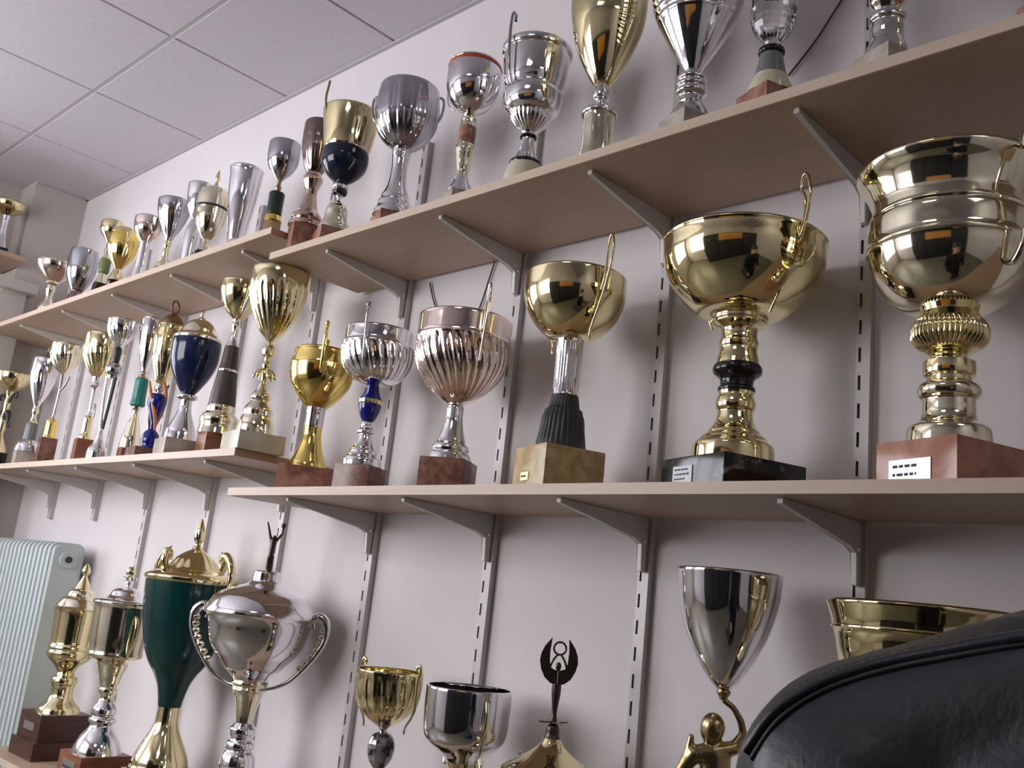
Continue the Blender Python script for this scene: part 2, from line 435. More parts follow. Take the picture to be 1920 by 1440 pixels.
RAILX = [-0.6925 - 0.4295 * k for k in range(9)]
RAIL_AT = ['under the far end of the shelves, past the huge gold cup', 'behind the red marble block of the huge pale gold cup', 'between the huge pale gold cup and the wide gold bowl cup',
           'between the wide gold bowl cup and the travertine block', 'between the travertine block and the rose tinted goblet', 'between the rose tinted goblet and the navy stemmed cup',
           'behind the tall gold tulip cup at the shelf end', 'beside the leaf finial of the dark green cup', 'behind the flower finial of the silver urn',
           'cut short above the radiator plug', 'cut short above the radiator close to the corner pillar']
def rail_mesh(z0, z1):
    bm = bmesh.new(); wd = .0125; dp = .015
    box_bm(bm, -wd, -wd + .002, -dp, 0, z0, z1); box_bm(bm, wd - .002, wd, -dp, 0, z0, z1)
    box_bm(bm, -wd + .002, wd - .002, -.003, 0, z0, z1)
    for a, b in ((-wd, -.0085), (-.0035, wd)): box_bm(bm, a, b, -dp - .0015, -dp, z0, z1)
    z = z0
    while z < z1:                                   # bridges between the slots
        e = min(z + .024, z1); box_bm(bm, -.0085, -.0035, -dp - .0015, -dp, z, e); z += .05
    return bm
for k, x in enumerate([0.166, -0.263] + RAILX):
    lo, hi = 0.25, on_y(825, 264, 0).z
    if x < -3.5: lo = 1.25
    r = bm_obj('wall_rail', rail_mesh(0, hi - lo), RAILM, smooth=False)
    r.location = (x, 0, lo)
    tag(r, 'slotted steel wall rail ' + RAIL_AT[k], 'rail', 'upright wall rails')
def bracket_mesh():
    bm = bmesh.new(); t = .0055
    out = [(-.285, 0), (-.285, -.009), (-.06, -.042), (-.036, -.052), (-.032, -.105), (-.0165, -.105), (-.0165, 0)]
    lo = [bm.verts.new((-t, a, b)) for a, b in out]; hi = [bm.verts.new((t, a, b)) for a, b in out]
    n = len(out); bm.faces.new(lo); bm.faces.new(hi[::-1])
    for k in range(n): bm.faces.new((lo[k], lo[(k + 1) % n], hi[(k + 1) % n], hi[k]))
    bmesh.ops.bevel(bm, geom=list(bm.edges), offset=.0012, segments=1, affect='EDGES')
    bmesh.ops.recalc_face_normals(bm, faces=bm.faces)
    me = bpy.data.meshes.new('shelf_bracket'); bm.to_mesh(me); bm.free(); me.materials.append(BRKM); return me
bme = bracket_mesh()
def screw_mesh():
    bm = bmesh.new(); ball_bm(bm, (0, 0, 0), .0045, 8, (.6, 1, 1))
    me = bpy.data.meshes.new('screw'); bm.to_mesh(me); bm.free(); me.materials.append(CHROME); return me
sme = screw_mesh()
def brackets(xs, ztop, label, group, where=None):
    for bi, x in enumerate(xs):
        o = bpy.data.objects.new('shelf_bracket', bme); COL.objects.link(o); o.location = (x, 0, ztop - TH)
        tag(o, label if where is None else 'grey shelf bracket under ' + where[bi], 'bracket', group)
        for yy, zz in ((-.028, -.045),):
            s = bpy.data.objects.new('screw', sme); COL.objects.link(s); s.parent = o; s.location = (.0055, yy, zz)
right_x = [0.166, -0.263] + RAILX[:4]; left_x = RAILX[4:]
brackets(right_x, Z_UR, 'tapered grey steel bracket under the shelf of large cups below the ceiling tiles', 'brackets of the upper right shelf', ['the far end of the top shelf, past the huge gold cup', 'the top shelf behind the huge gold cup', 'the top shelf, over the huge pale gold cup', 'the top shelf, over the wide gold bowl cup', 'the top shelf, over the gold cup on travertine', 'the top shelf, over the silver cup with navy stem'])
brackets(left_x, Z_UL, 'tapered grey steel bracket under the top shelf that runs to the corner pillar', 'brackets of the upper left shelf', ['the top shelf end, over the gold tulip cup', 'the top shelf, over the navy blue lidded cup', 'the top shelf, over the tripod cup', 'the top shelf, over the thin wire stemmed goblet', 'the top shelf, nearest the corner pillar'])
brackets(right_x, Z_LR, 'tapered grey steel bracket under the shelf of gold bowl cups on marble blocks', 'brackets of the middle right shelf', ['the far end of the middle shelf, past the huge gold cup', 'the middle shelf behind the huge gold cup', 'the middle shelf, over the large gold cup behind the jacket', 'the middle shelf, over the silver tulip cup', 'the middle shelf, over the winged circle emblem', 'the middle shelf, over the small fluted gold cup'])
brackets(left_x, Z_LL, 'tapered grey steel bracket under the row of small cups above the radiator', 'brackets of the middle left shelf', ['the cream marble block of the gold tulip cup', 'the shelf of the twisted blue and amber stem', 'the shelf of the tripod cup', 'the shelf of small cups, over the radiator plug', 'the shelf of small cups, nearest the corner pillar'])
brackets(right_x, Z_BR, 'tapered grey steel bracket under the low shelf with the statue cup', 'brackets of the low shelf', ['the far end of the low shelf, past the huge gold cup', 'the low shelf behind the huge gold cup', 'the low shelf of the large gold cup behind the jacket', 'the low shelf of the statue cup', 'the low shelf of the broad silver cup', 'the low shelf of the small fluted gold cup'])
brackets(RAILX[4:7], Z_BL, 'tapered grey steel bracket under the bottom shelf beside the radiator', 'brackets of the bottom left shelf', ['the bottom shelf of the figurine topped cup', 'the bottom shelf of the dark green cup', 'the bottom shelf end beside the radiator'])
# small shelf on the end wall
ESZ = on_x(40, 480, -4.37).z
es = box('end_wall_shelf', WOOD, XW, -4.37, -1.10, -0.245, ESZ - .022, ESZ, bev=.001, seg=1)
tag(es, 'short beech shelf board fixed to the end wall beside the pillar', 'shelf')

# radiator on the wall, left of the bottom shelf
def radiator():
    x1 = -3.62; n = 18; pitch = .05; z0, z1 = 0.16, 1.155; y0, y1 = -0.17, -0.045
    root = empty('radiator', (x1, (y0 + y1) / 2, z0))
    tag(root, 'pale green white column radiator standing against the wall left of the bottom shelf', 'radiator')
    def sec(last=False):
        bm = bmesh.new(); hy = (y1 - y0) / 2
        out = []
        for cy, cz, a0 in ((hy - .03, z1 - z0 - .03, 0), (-hy + .03, z1 - z0 - .03, 90), (-hy + .03, .03, 180), (hy - .03, .03, 270)):
            for s in range(5):
                a = math.radians(a0 + s * 22.5); out.append((cy + .03 * math.cos(a), cz + .03 * math.sin(a)))
        t = .019
        lo = [bm.verts.new((-t, a, b)) for a, b in out]; hi = [bm.verts.new((t, a, b)) for a, b in out]
        m_ = len(out); bm.faces.new(lo); bm.faces.new(hi[::-1])
        for k in range(m_): bm.faces.new((lo[k], lo[(k + 1) % m_], hi[(k + 1) % m_], hi[k]))
        bmesh.ops.bevel(bm, geom=[e for e in bm.edges if abs(e.verts[0].co.x - e.verts[1].co.x) < 1e-5], offset=.012, segments=3, affect='EDGES')
        bmesh.ops.recalc_face_normals(bm, faces=bm.faces)
        me = bpy.data.meshes.new('radiator_column'); bm.to_mesh(me); bm.free(); me.shade_smooth(); me.set_sharp_from_angle(angle=.7)
        me.materials.append(RADM); return me
    me = sec()
    for i in range(n):
        o = bpy.data.objects.new('radiator_column', me); COL.objects.link(o); o.parent = root; o.location = (-.02 - i * pitch * .82, 0, 0)
    L = n * pitch * .82
    tube('water_header', [(-L + .02, 0, .06), (0.002, 0, .06)], .022, RADM, root, smooth=False, n=14)
    tube('water_header', [(-L + .02, 0, z1 - z0 - .06), (0.002, 0, z1 - z0 - .06)], .022, RADM, root, smooth=False, n=14)
    tube('end_boss', [(-.002, 0, z1 - z0 - .06), (.012, 0, z1 - z0 - .06)], .030, RADM, root, smooth=False, n=20)
    tube('plug', [(.010, 0, z1 - z0 - .06), (.017, 0, z1 - z0 - .06)], .012, BLACKR, root, smooth=False, n=12)
    for s in (-1, 1):
        for xx in (-.08, -L + .08):
            box('foot', RADM, xx - .015, xx + .015, s * .04 - .012, s * .04 + .012, -z0, .012, root, bev=.003)
radiator()

# ------------------------------------------------------------------ trophies
# measurements are read in the photograph's pixels (through a crop: origin x, origin y, scale) and turned
# into metres at the trophy's own distance from the camera
K = dict(c1=(0, 330, 4), c2=(340, 100, 4), c3=(780, 0, 4), c4=(1180, 0, 2.595), c5=(0, 560, 3.789), c6=(200, 480, 3.4286),
         c7=(500, 500, 3.348), c8=(940, 360, 2.5258), z1=(1560, 200, 2), b2=(0, 960, 3), b3=(240, 940, 2.88), b4=(620, 1160, 3.84),
         b5=(1160, 1020, 2.526), px=(0, 0, 1))
RZ = math.radians(-20)
class Trophy:
    def __init__(self, name, label, crop, axis, y0, shelf_z, rz=RZ, group=None, cat='trophy'):
        self.k = K[crop]; self.sz = shelf_z
        ox, oy, s = self.k
        p = on_y(ox + axis[0] / s, oy + axis[1] / s, y0)
        self.p0 = Vector((p.x, y0, 0)); self.rz = rz
        self.root = empty(name, (p.x, y0, shelf_z), rz)
        tag(self.root, label, cat, group)
        self.zb = 0.0; self.blk = None
    def z(self, v):                       # height above the shelf of crop row v on the axis
        v = self.k[1] + v / self.k[2]; q = (v - 720) / F
        a = R1 - R2 * q
        zz = CAM.z - (a.x * (self.p0.x - CAM.x) + a.y * (self.p0.y - CAM.y)) / a.z
        return max(zz - self.sz, 0.0)
    def r(self, hw, v):
        p = Vector((self.p0.x, self.p0.y, self.z(v) + self.sz))
        return hw / self.k[2] * depth_of(p) / F
    def block(self, m, W, v=None, h=None, name='base', aspect=1.0, z0=0.0, rz=0.0, bev=.002, grow=1.0):
        if v is not None: zt = self.z(v)
        else: zt = z0 + h
        zt = max(zt, z0 + .004)
        c = Vector((self.p0.x, self.p0.y, self.sz)); d = depth_of(c)
        ww = W / self.k[2] * d / F
        vd = Vector((c.x - CAM.x, c.y - CAM.y)); az = math.atan2(vd.y, vd.x) - self.rz - rz
        s = ww / (abs(math.cos(az)) * aspect + abs(math.sin(az)))
        sx, sy = s / 2 * grow, s * aspect / 2 * grow
        o = box(name, m, -sx, sx, -sy, sy, z0, zt, self.root, bev=bev)
        if rz: o.rotation_euler = (0, 0, rz)
        self.zb = zt; self.bx, self.by = sx, sy; self.brz = rz; self.blk = o if h is not None and z0 == 0 else None
        return o
    def lathe(self, name, m, prof, base=False, hollow=False, seg=48, flutes=None, rib=None, sub=4, angle=32, parent=None):
        pr = [(self.z(v), self.r(h, v)) for v, h in prof]
        pr.reverse()
        if base and self.blk is not None and pr[0][0] > self.zb + .001:      # raise the block to meet the foot
            for v_ in self.blk.data.vertices:
                if v_.co.z > self.zb * .5: v_.co.z += pr[0][0] - self.zb
            self.zb = pr[0][0]
        if base:
            pr = [p for p in pr if p[0] > self.zb + .0005]
            rr = self.r(prof[-1][1], prof[-1][0])
            pr = [(self.zb - .0005, rr)] + pr
        out = [pr[0]]
        for p in pr[1:]:
            out.append((max(p[0], out[-1][0] + 1e-5), p[1]))
        if flutes:
            n, amp, tw, va, vb = flutes; flutes = (n, amp, tw, self.z(vb), self.z(va))
        if rib:
            pv, amp, va, vb = rib; rib = (abs(self.z(va) - self.z(va + pv)), amp, self.z(vb), self.z(va))
        return lathe(name, out, m, parent or self.root, seg, flutes, hollow, sub, rib, angle)
    def handle(self, m, pts, rad, sides=(0, PI), ang=0.0, name='handle', knob=None, sub=6):
        for s in sides:
            a = s + ang; P = []
            for rp, v in pts:
                rr = self.r(rp, v); P.append((rr * math.cos(a), rr * math.sin(a), self.z(v)))
            rm = [self.r(q, pts[0][1]) for q in rad] if hasattr(rad, '__len__') else self.r(rad, pts[0][1])
            o = tube(name, P, rm, m, self.root, sub, 10)
            if knob: ball('knob', P[-1], self.r(knob, pts[-1][1]), m, o, seg=12)
    def at(self, rp, v, a):
        rr = self.r(rp, v); return Vector((rr * math.cos(a), rr * math.sin(a), self.z(v)))
    def plaque(self, m, cx, wd, z0, z1, ink=None, rows=0, name='plaque', face='front', rnd=1):
        """flat label on the front (-y) or side (+x) face of the base block"""
        random.seed(rnd)
        R = Matrix.Rotation(self.brz, 4, 'Z')
        def put(o):
            o.rotation_euler = (0, 0, self.brz)
            return o
        if face == 'front':
            o = put(box(name, m, cx - wd / 2, cx + wd / 2, -self.by - .0016, -self.by + .0005, z0, z1, self.root))
        else:
            o = put(box(name, m, self.bx - .0005, self.bx + .0016, cx - wd / 2, cx + wd / 2, z0, z1, self.root))
        if rows:
            bm = bmesh.new()
            for k in range(rows):
                zc = z1 - (z1 - z0) * (k + .8) / (rows + .6); x = cx - wd * .40; xe = cx + wd * random.uniform(.15, .4)
                while x < xe:
                    l = wd * random.uniform(.06, .16)
                    hh = (z1 - z0) / (rows + .6) * .17
                    if face == 'front': box_bm(bm, x, min(x + l, xe), -self.by - .0021, -self.by - .0014, zc - hh, zc + hh)
                    else: box_bm(bm, self.bx + .0014, self.bx + .0021, x, min(x + l, xe), zc - hh, zc + hh)
                    x += l + wd * .04
            bm_obj('lettering', bm, ink or INK, o, smooth=False)
        return o

# ---- middle right shelf -------------------------------------------------
t = Trophy('trophy_cup', 'huge pale gold cup with ornate gadrooned stem on a pink red marble block', 'z1', (440, 1130), -.165, Z_LR)
t.block(PINKMAR, 515, 1276)
t.lathe('foot', PGOLD, [(1035, 78), (1050, 104), (1070, 112), (1092, 106), (1106, 92), (1122, 93), (1150, 94), (1175, 100), (1195, 116), (1215, 146), (1240, 150), (1276, 152)], base=True)
t.lathe('stem', GOLD, [(925, 82), (940, 62), (950, 58), (958, 80), (963, 92), (990, 93), (1012, 90), (1020, 78), (1035, 78)], seg=128, flutes=(40, .06, 0, 1016, 956))
t.lathe('knop', GOLD, [(780, 100), (798, 112), (806, 118), (815, 126), (850, 139), (875, 138), (900, 120), (918, 96), (925, 82)], flutes=(44, .07, 0, 806, 918))
t.lathe('cup', PGOLD, [(262, 326), (270, 330), (290, 322), (320, 300), (350, 286), (395, 272), (425, 272), (434, 284), (442, 286), (450, 282), (455, 290), (470, 294), (548, 294), (552, 298), (560, 298), (566, 292), (600, 284), (650, 264), (700, 228), (745, 180), (770, 130), (780, 100)], hollow=True, seg=72)
t.handle(PGOLD, [(258, 660), (292, 662), (326, 620), (345, 560), (372, 490), (396, 420), (396, 350), (368, 296), (332, 282), (346, 220), (366, 160), (372, 104)], [10, 14, 15, 13, 13, 14, 13, 11, 10, 11, 10, 8], ang=math.radians(-6), knob=17)
t.plaque(PLATE, -.008, .072, .012, .043, rows=2, rnd=3)

t = Trophy('trophy_cup', 'wide gold bowl cup with a black ringed stem on a black marble block', 'c8', (1105, 1100), -.165, Z_LR)
t.block(BLKMAR, 672, 1286)
t.lathe('foot', GOLD, [(950, 84), (965, 82), (985, 90), (1010, 95), (1030, 92), (1045, 82), (1060, 84), (1090, 90), (1120, 106), (1140, 122), (1155, 128), (1165, 150), (1185, 162), (1195, 178), (1215, 190), (1240, 192), (1286, 194)], base=True)
t.lathe('black_collar', BLACK, [(822, 100), (830, 112), (850, 116), (866, 110), (880, 90), (900, 78), (920, 78), (935, 88), (945, 88), (952, 80)])
t.lathe('stem', GOLD, [(630, 122), (645, 100), (655, 84), (675, 82), (700, 84), (715, 92), (735, 90), (745, 86), (770, 90), (800, 99), (822, 103)])
t.lathe('bowl', GOLD, [(250, 379), (258, 384), (268, 380), (330, 378), (400, 360), (470, 320), (540, 256), (580, 200), (592, 140), (600, 128), (615, 128), (622, 122), (630, 122)], hollow=True, seg=72)
t.handle(GOLD, [(205, 615), (255, 540), (320, 430), (390, 300), (415, 220), (425, 140), (412, 80), (395, 50), (375, 62), (370, 110), (392, 150), (398, 200), (378, 300), (330, 380)], 8)
t.plaque(PAPER, -.022, .052, .004, .040, rows=4, rnd=5, name='paper_label')

t = Trophy('trophy_cup', 'gold bowl cup on a silver column with a ribbed black foot and beige travertine block', 'c8', (290, 1100), -.17, Z_LR)
t.block(BEIMAR, 432, 1226)
t.lathe('foot', BLACKR, [(968, 64), (1000, 70), (1028, 76), (1036, 88), (1058, 94), (1066, 99), (1130, 108), (1200, 119), (1226, 122)], base=True, flutes=(28, .05, 0, 970, 1220))
t.lathe('column', CHROME, [(706, 66), (720, 64), (960, 64), (968, 66)], flutes=(24, .05, 0, 712, 962), sub=3)
t.lathe('bowl', GOLD, [(412, 238), (418, 242), (440, 242), (500, 241), (560, 226), (620, 192), (670, 142), (700, 96), (706, 70)], hollow=True, seg=72)
t.handle(GOLD, [(175, 735), (178, 690), (215, 620), (262, 540), (300, 440), (315, 370), (308, 310), (290, 285), (272, 330), (268, 400), (262, 470), (238, 520)], 6.5)
t.plaque(BRASSPL, -.012, .032, .022, .038, rows=1, rnd=8)

t = Trophy('trophy_cup', 'rose tinted silver goblet with fluted bowl and plain rim band on brown marble', 'c7', (1165, 1050), -.165, Z_LR, rz=math.radians(-62))
t.block(BRNMAR, 372, 1218, rz=0)
t.lathe('foot', SILVER, [(872, 44), (885, 54), (950, 56), (1000, 64), (1060, 80), (1110, 98), (1125, 112), (1150, 120), (1165, 116), (1180, 132), (1218, 146)], base=True)
t.lathe('bowl', ROSE, [(338, 288), (345, 293), (400, 293), (466, 294), (476, 299), (490, 298), (560, 298), (620, 288), (700, 248), (770, 190), (830, 118), (862, 66), (872, 44)], hollow=True, flutes=(30, .055, 1.6, 474, 850))
t.handle(ROSE, [(288, 640), (300, 560), (312, 470), (330, 380), (338, 280), (330, 200), (312, 195), (300, 280), (298, 360), (292, 450)], 9, ang=math.radians(42))

t = Trophy('trophy_cup', 'silver fluted bowl cup with a navy blue vase stem ringed in gold', 'c7', (605, 1180), -.16, Z_LR, rz=math.radians(-66))
t.block(BRNMAR, 330, 1256)
t.lathe('foot', SILVER, [(972, 30), (990, 38), (1010, 40), (1022, 46), (1034, 58), (1048, 58), (1056, 46), (1080, 50), (1130, 70), (1160, 92), (1180, 98), (1195, 108), (1215, 124), (1256, 130)], base=True)
t.lathe('stem_vase', COBALT, [(752, 40), (765, 42), (800, 52), (830, 68), (840, 74), (850, 74), (868, 72), (890, 70), (930, 58), (960, 44), (972, 34)])
t.lathe('gold_ring', GOLD, [(838, 70), (842, 79), (862, 79), (868, 70)])
t.lathe('bowl', SILVER, [(410, 210), (418, 216), (440, 216), (496, 219), (506, 229), (530, 231), (590, 226), (660, 198), (715, 146), (742, 84), (752, 40)], hollow=True, flutes=(26, .05, 1.2, 504, 735))
t.handle(GREYM, [(150, 712), (218, 640), (240, 540), (252, 440), (258, 370), (254, 318)], 8, ang=math.radians(8), knob=16)

t = Trophy('trophy_cup', 'bright yellow gold goblet with a thick gold handle on a red marble block', 'c7', (270, 1150), -.165, Z_LR, rz=math.radians(-36))
t.block(REDMAR, 350, 1270)
t.lathe('foot', YGOLD, [(1012, 58), (1040, 58), (1100, 66), (1160, 82), (1210, 102), (1240, 116), (1270, 122)], base=True)
t.lathe('stem', SILVER, [(890, 62), (905, 62), (940, 60), (1005, 60), (1012, 58)])
t.lathe('bowl', YGOLD, [(536, 178), (542, 184), (560, 186), (590, 192), (640, 202), (720, 192), (790, 156), (850, 106), (880, 74), (890, 62)], hollow=True, seg=64)
t.handle(YGOLD, [(150, 740), (196, 690), (222, 620), (238, 540), (240, 460), (232, 415)], [7, 9, 12, 12, 11, 14], knob=15)

# ---- middle left shelf --------------------------------------------------
G_LL = 'small cups in a tight row on the middle left shelf'
t = Trophy('trophy_cup', 'tall gold tulip cup with leaf knop on a cream marble block at the shelf end', 'c6', (975, 1000), -.245, Z_LL, rz=math.radians(-10), group=G_LL)
t.block(CREMAR, 400, 1150)
t.lathe('foot', PGOLD, [(800, 18), (830, 28), (870, 40), (900, 64), (920, 66), (935, 58), (970, 80), (1000, 96), (1030, 94), (1060, 106), (1110, 116), (1150, 118)], base=True)
t.lathe('stem', GOLD, [(535, 34), (560, 14), (575, 30), (600, 42), (640, 40), (655, 18), (680, 18), (700, 26), (730, 20), (765, 24), (800, 18)])
for k in range(6):
    a = k * PI / 3
    tube('leaf', [t.at(18, 725, a), t.at(46, 745, a), t.at(64, 775, a), t.at(66, 792, a)], [t.r(4, 750), t.r(13, 750), t.r(12, 750), t.r(7, 750)], GOLD, t.root)
t.lathe('cup', GOLD, [(108, 182), (114, 188), (150, 190), (220, 188), (300, 172), (380, 142), (450, 104), (510, 62), (535, 34)], hollow=True, flutes=(22, .05, .8, 200, 530))

t = Trophy('trophy_cup', 'gold bowl cup on a tapered brown black column with gold domed foot', 'c6', (740, 960), -.20, Z_LL, rz=math.radians(-10), group=G_LL)
t.block(RDWOOD, 240, 1150)
t.lathe('foot', PGOLD, [(968, 88), (985, 92), (1010, 90), (1030, 112), (1060, 122), (1090, 116), (1150, 124)], base=True)
t.lathe('column', BROWNB, [(585, 44), (600, 46), (700, 54), (735, 60), (800, 68), (900, 80), (968, 86)])
t.lathe('silver_band', CHROME, [(733, 58), (737, 63), (747, 63), (752, 60)])
t.lathe('stem', CHROME, [(410, 24), (425, 22), (450, 28), (480, 20), (540, 24), (580, 40), (587, 42)])
t.lathe('bowl', GOLD, [(178, 134), (184, 138), (220, 138), (270, 130), (330, 102), (380, 62), (405, 32), (410, 24)], hollow=True)
t.handle(GREYM, [(70, 380), (120, 330), (150, 280), (162, 230), (155, 195)], 8)

t = Trophy('trophy_cup', 'navy blue lidded cup with a gold dome lid on a silver flared foot', 'c6', (490, 1060), -.235, Z_LL, rz=math.radians(-10), group=G_LL)
t.block(GREMAR, 300, 1188)
t.lathe('foot', SILVER, [(888, 40), (898, 62), (912, 66), (922, 60), (930, 38), (960, 36), (1010, 46), (1050, 62), (1090, 80), (1130, 96), (1188, 106)], base=True)
t.lathe('cup', NAVY, [(548, 150), (560, 152), (600, 154), (660, 152), (720, 138), (780, 112), (840, 76), (875, 52), (888, 40)], seg=64)
t.lathe('lid', PGOLD, [(398, 16), (408, 24), (425, 60), (450, 88), (480, 108), (510, 122), (526, 142), (535, 152), (550, 152)])
t.lathe('finial', PGOLD, [(350, 3), (365, 12), (380, 14), (392, 8), (400, 18)])

t = Trophy('trophy_cup', 'ornate gold two handled cup with wooden ring finial on a twisted blue and amber stem', 'c5', (1090, 880), -.22, Z_LL, rz=math.radians(-10), group=G_LL)
t.block(BRNMAR, 300, 1072)
t.lathe('foot', COBALT, [(930, 22), (945, 40), (970, 56), (1010, 64), (1045, 58), (1072, 66)], base=True)
t.lathe('stem', COBALT, [(680, 44), (700, 62), (740, 66), (790, 50), (840, 34), (890, 24), (930, 22)])
for k in range(3):
    P = []
    for i in range(9):
        v = 600 + 42 * i; q = i / 8
        P.append(t.at(72 - 48 * q + (8 if i == 0 else 0), v, k * 2 * PI / 3 + q * 2.6))
    tube('amber_strand', P, [t.r(9, 700), t.r(15, 700), t.r(13, 700), t.r(9, 700)], ORANGE if k != 1 else BRONZE, t.root)
t.lathe('collar', CHROME, [(610, 26), (625, 40), (650, 40), (668, 26), (682, 44)])
t.lathe('cup', GOLD, [(190, 88), (196, 94), (230, 96), (300, 104), (380, 102), (450, 88), (520, 66), (580, 44), (610, 26)], seg=64, flutes=(16, .04, .5, 400, 600))
t.lathe('lid', OLDBR, [(105, 14), (125, 40), (150, 66), (175, 84), (192, 92)])
rr = t.r(48, 80); zc = t.z(66)
tube('ring_finial', [(rr * math.cos(a * PI / 8) * .7, rr * math.cos(a * PI / 8) * -.7, zc + rr * math.sin(a * PI / 8)) for a in range(17)], t.r(9, 80), BRNMAR, t.root, sub=2)
t.lathe('ring_disc', OLDBR, [(108, 8), (118, 10), (128, 12)])
t.handle(GOLD, [(88, 470), (125, 400), (140, 320), (132, 240), (112, 200), (92, 215)], [9, 11, 10, 9, 8, 7], ang=math.radians(-32))

t = Trophy('trophy_cup', 'slim silver cup with teal marble column and flared gold foot', 'c5', (975, 760), -.165, Z_LL, rz=math.radians(-10), group=G_LL)
t.block(RDWOOD, 150, 1066)
t.lathe('foot', PGOLD, [(770, 34), (785, 30), (800, 24), (830, 26), (880, 38), (940, 52), (1000, 66), (1066, 72)], base=True)
t.lathe('column', TEAL, [(572, 42), (580, 46), (640, 46), (720, 48), (755, 52), (770, 36)])
t.lathe('stem', PGOLD, [(520, 22), (540, 34), (552, 28), (572, 42)])
t.lathe('cup', SILVER, [(142, 76), (148, 80), (220, 80), (300, 74), (380, 60), (450, 42), (500, 26), (520, 22)], hollow=True)

t = Trophy('trophy_cup', 'silver cup on a tall tripod of silver and black rods', 'c5', (735, 860), -.235, Z_LL, rz=math.radians(-10), group=G_LL)
t.lathe('foot', SILVER, [(910, 12), (940, 16), (990, 26), (1040, 44), (1075, 66), (1100, 70)], base=True)
for k in range(3):
    a = k * 2 * PI / 3 + .5
    tube('tripod_rod', [t.at(34, 560, a), t.at(24, 740, a), t.at(9, 925, a)], t.r(11, 700), CHROME if k != 0 else BLACKR, t.root)
t.lathe('knop', GREYM, [(455, 24), (470, 40), (500, 58), (530, 52), (550, 40), (572, 38)])
t.lathe('stem', BLACKR, [(345, 20), (370, 28), (430, 26), (458, 24)])
t.lathe('cup', SILVER, [(158, 104), (163, 108), (200, 106), (240, 98), (280, 78), (310, 52), (335, 30), (345, 20)], hollow=True, flutes=(18, .05, .6, 210, 330))

t = Trophy('trophy_cup', 'gold goblet with a fluted bowl on a thin silver stem and brown wooden block', 'c5', (640, 800), -.19, Z_LL, rz=math.radians(-10), group=G_LL)
t.block(RDWOOD, 132, 1000)
t.lathe('sleeve', GOLD, [(835, 26), (850, 34), (960, 36), (980, 44), (1000, 46)], base=True)
t.lathe('stem', SILVER, [(560, 34), (590, 30), (620, 38), (640, 20), (720, 16), (800, 14), (835, 24)])
t.lathe('bowl', GOLD, [(262, 128), (268, 132), (330, 134), (400, 130), (450, 112), (500, 84), (540, 52), (560, 34)], hollow=True, flutes=(20, .05, .9, 350, 550))
o = t.root
rr = t.r(42, 800)
tube('ring_ornament', [t.at(70, 800, 2.6) + Vector((rr * .7 * math.cos(a * PI / 6), 0, rr * 1.5 * math.sin(a * PI / 6))) for a in range(13)], t.r(7, 800), GREYM, o, sub=2)
tube('ornament_stalk', [t.at(70, 862, 2.6), t.at(62, 930, 2.6), t.at(40, 1000, 2.6)], t.r(6, 800), GREYM, o)

t = Trophy('trophy_cup', 'pale gold goblet on a thin curved wire stem with small brown block', 'c5', (358, 930), -.19, Z_LL, rz=math.radians(-10), group=G_LL)
t.block(BRNMAR, 126, 992)
t.lathe('sleeve', YGOLD, [(860, 30), (872, 40), (970, 42), (992, 46)], base=True)
t.lathe('wire_socket', SILVER, [(835, 10), (848, 18), (862, 32)])
tube('stem', [t.at(6, 840, 0), t.at(26, 740, 0), t.at(30, 650, 0), t.at(10, 560, 0), t.at(0, 530, 0)], t.r(11, 700), GREYM, t.root)
tube('stem_branch', [t.at(28, 665, 0), t.at(70, 620, 0.3), t.at(105, 560, .3)], t.r(8, 700), GREYM, t.root)
t.lathe('bowl', PGOLD, [(330, 108), (336, 113), (400, 112), (440, 100), (480, 76), (515, 44), (535, 22)], hollow=True, flutes=(18, .05, .9, 345, 525))

t = Trophy('trophy_cup', 'small blue grey silver lidded cup with spike finial and grey column', 'c5', (215, 960), -.225, Z_LL, rz=math.radians(-10), group=G_LL)
t.block(GREMAR, 165, 1088)
t.lathe('foot', SILVER, [(1005, 44), (1020, 60), (1045, 78), (1088, 88)], base=True)
t.lathe('column', GREYCOL, [(885, 34), (900, 40), (960, 42), (1005, 44)])
t.lathe('stem', PGOLD, [(750, 24), (770, 18), (800, 24), (830, 14), (870, 24), (885, 34)])
t.lathe('cup', SILVER, [(428, 78), (440, 84), (500, 88), (580, 84), (650, 66), (710, 42), (750, 24)], seg=64, flutes=(16, .04, .6, 520, 740))
t.lathe('lid', GREYM, [(352, 3), (380, 8), (400, 26), (415, 60), (430, 80)])

t = Trophy('trophy_cup', 'gold bowl trophy with black curled arms next to the corner pillar', 'c5', (20, 880), -.20, Z_LL, rz=math.radians(-10), group=G_LL)
t.block(BLKMAR, 150, 1092)
t.lathe('foot', GOLD, [(960, 20), (1010, 40), (1060, 60), (1092, 64)], base=True)
t.lathe('stem', GOLD, [(660, 30), (700, 18), (740, 24), (800, 20), (880, 30), (960, 20)])
t.lathe('bowl', GOLD, [(535, 118), (540, 122), (580, 116), (620, 90), (650, 50), (660, 30)], hollow=True)
t.handle(BLACKR, [(30, 740), (60, 700), (100, 682), (140, 676), (150, 700), (140, 712)], 9, ang=.2)
t.handle(BLACKR, [(20, 850), (50, 815), (80, 850), (90, 905), (118, 915), (124, 885)], [20, 26, 16, 10, 8, 6], ang=.2, name='curled_arm')

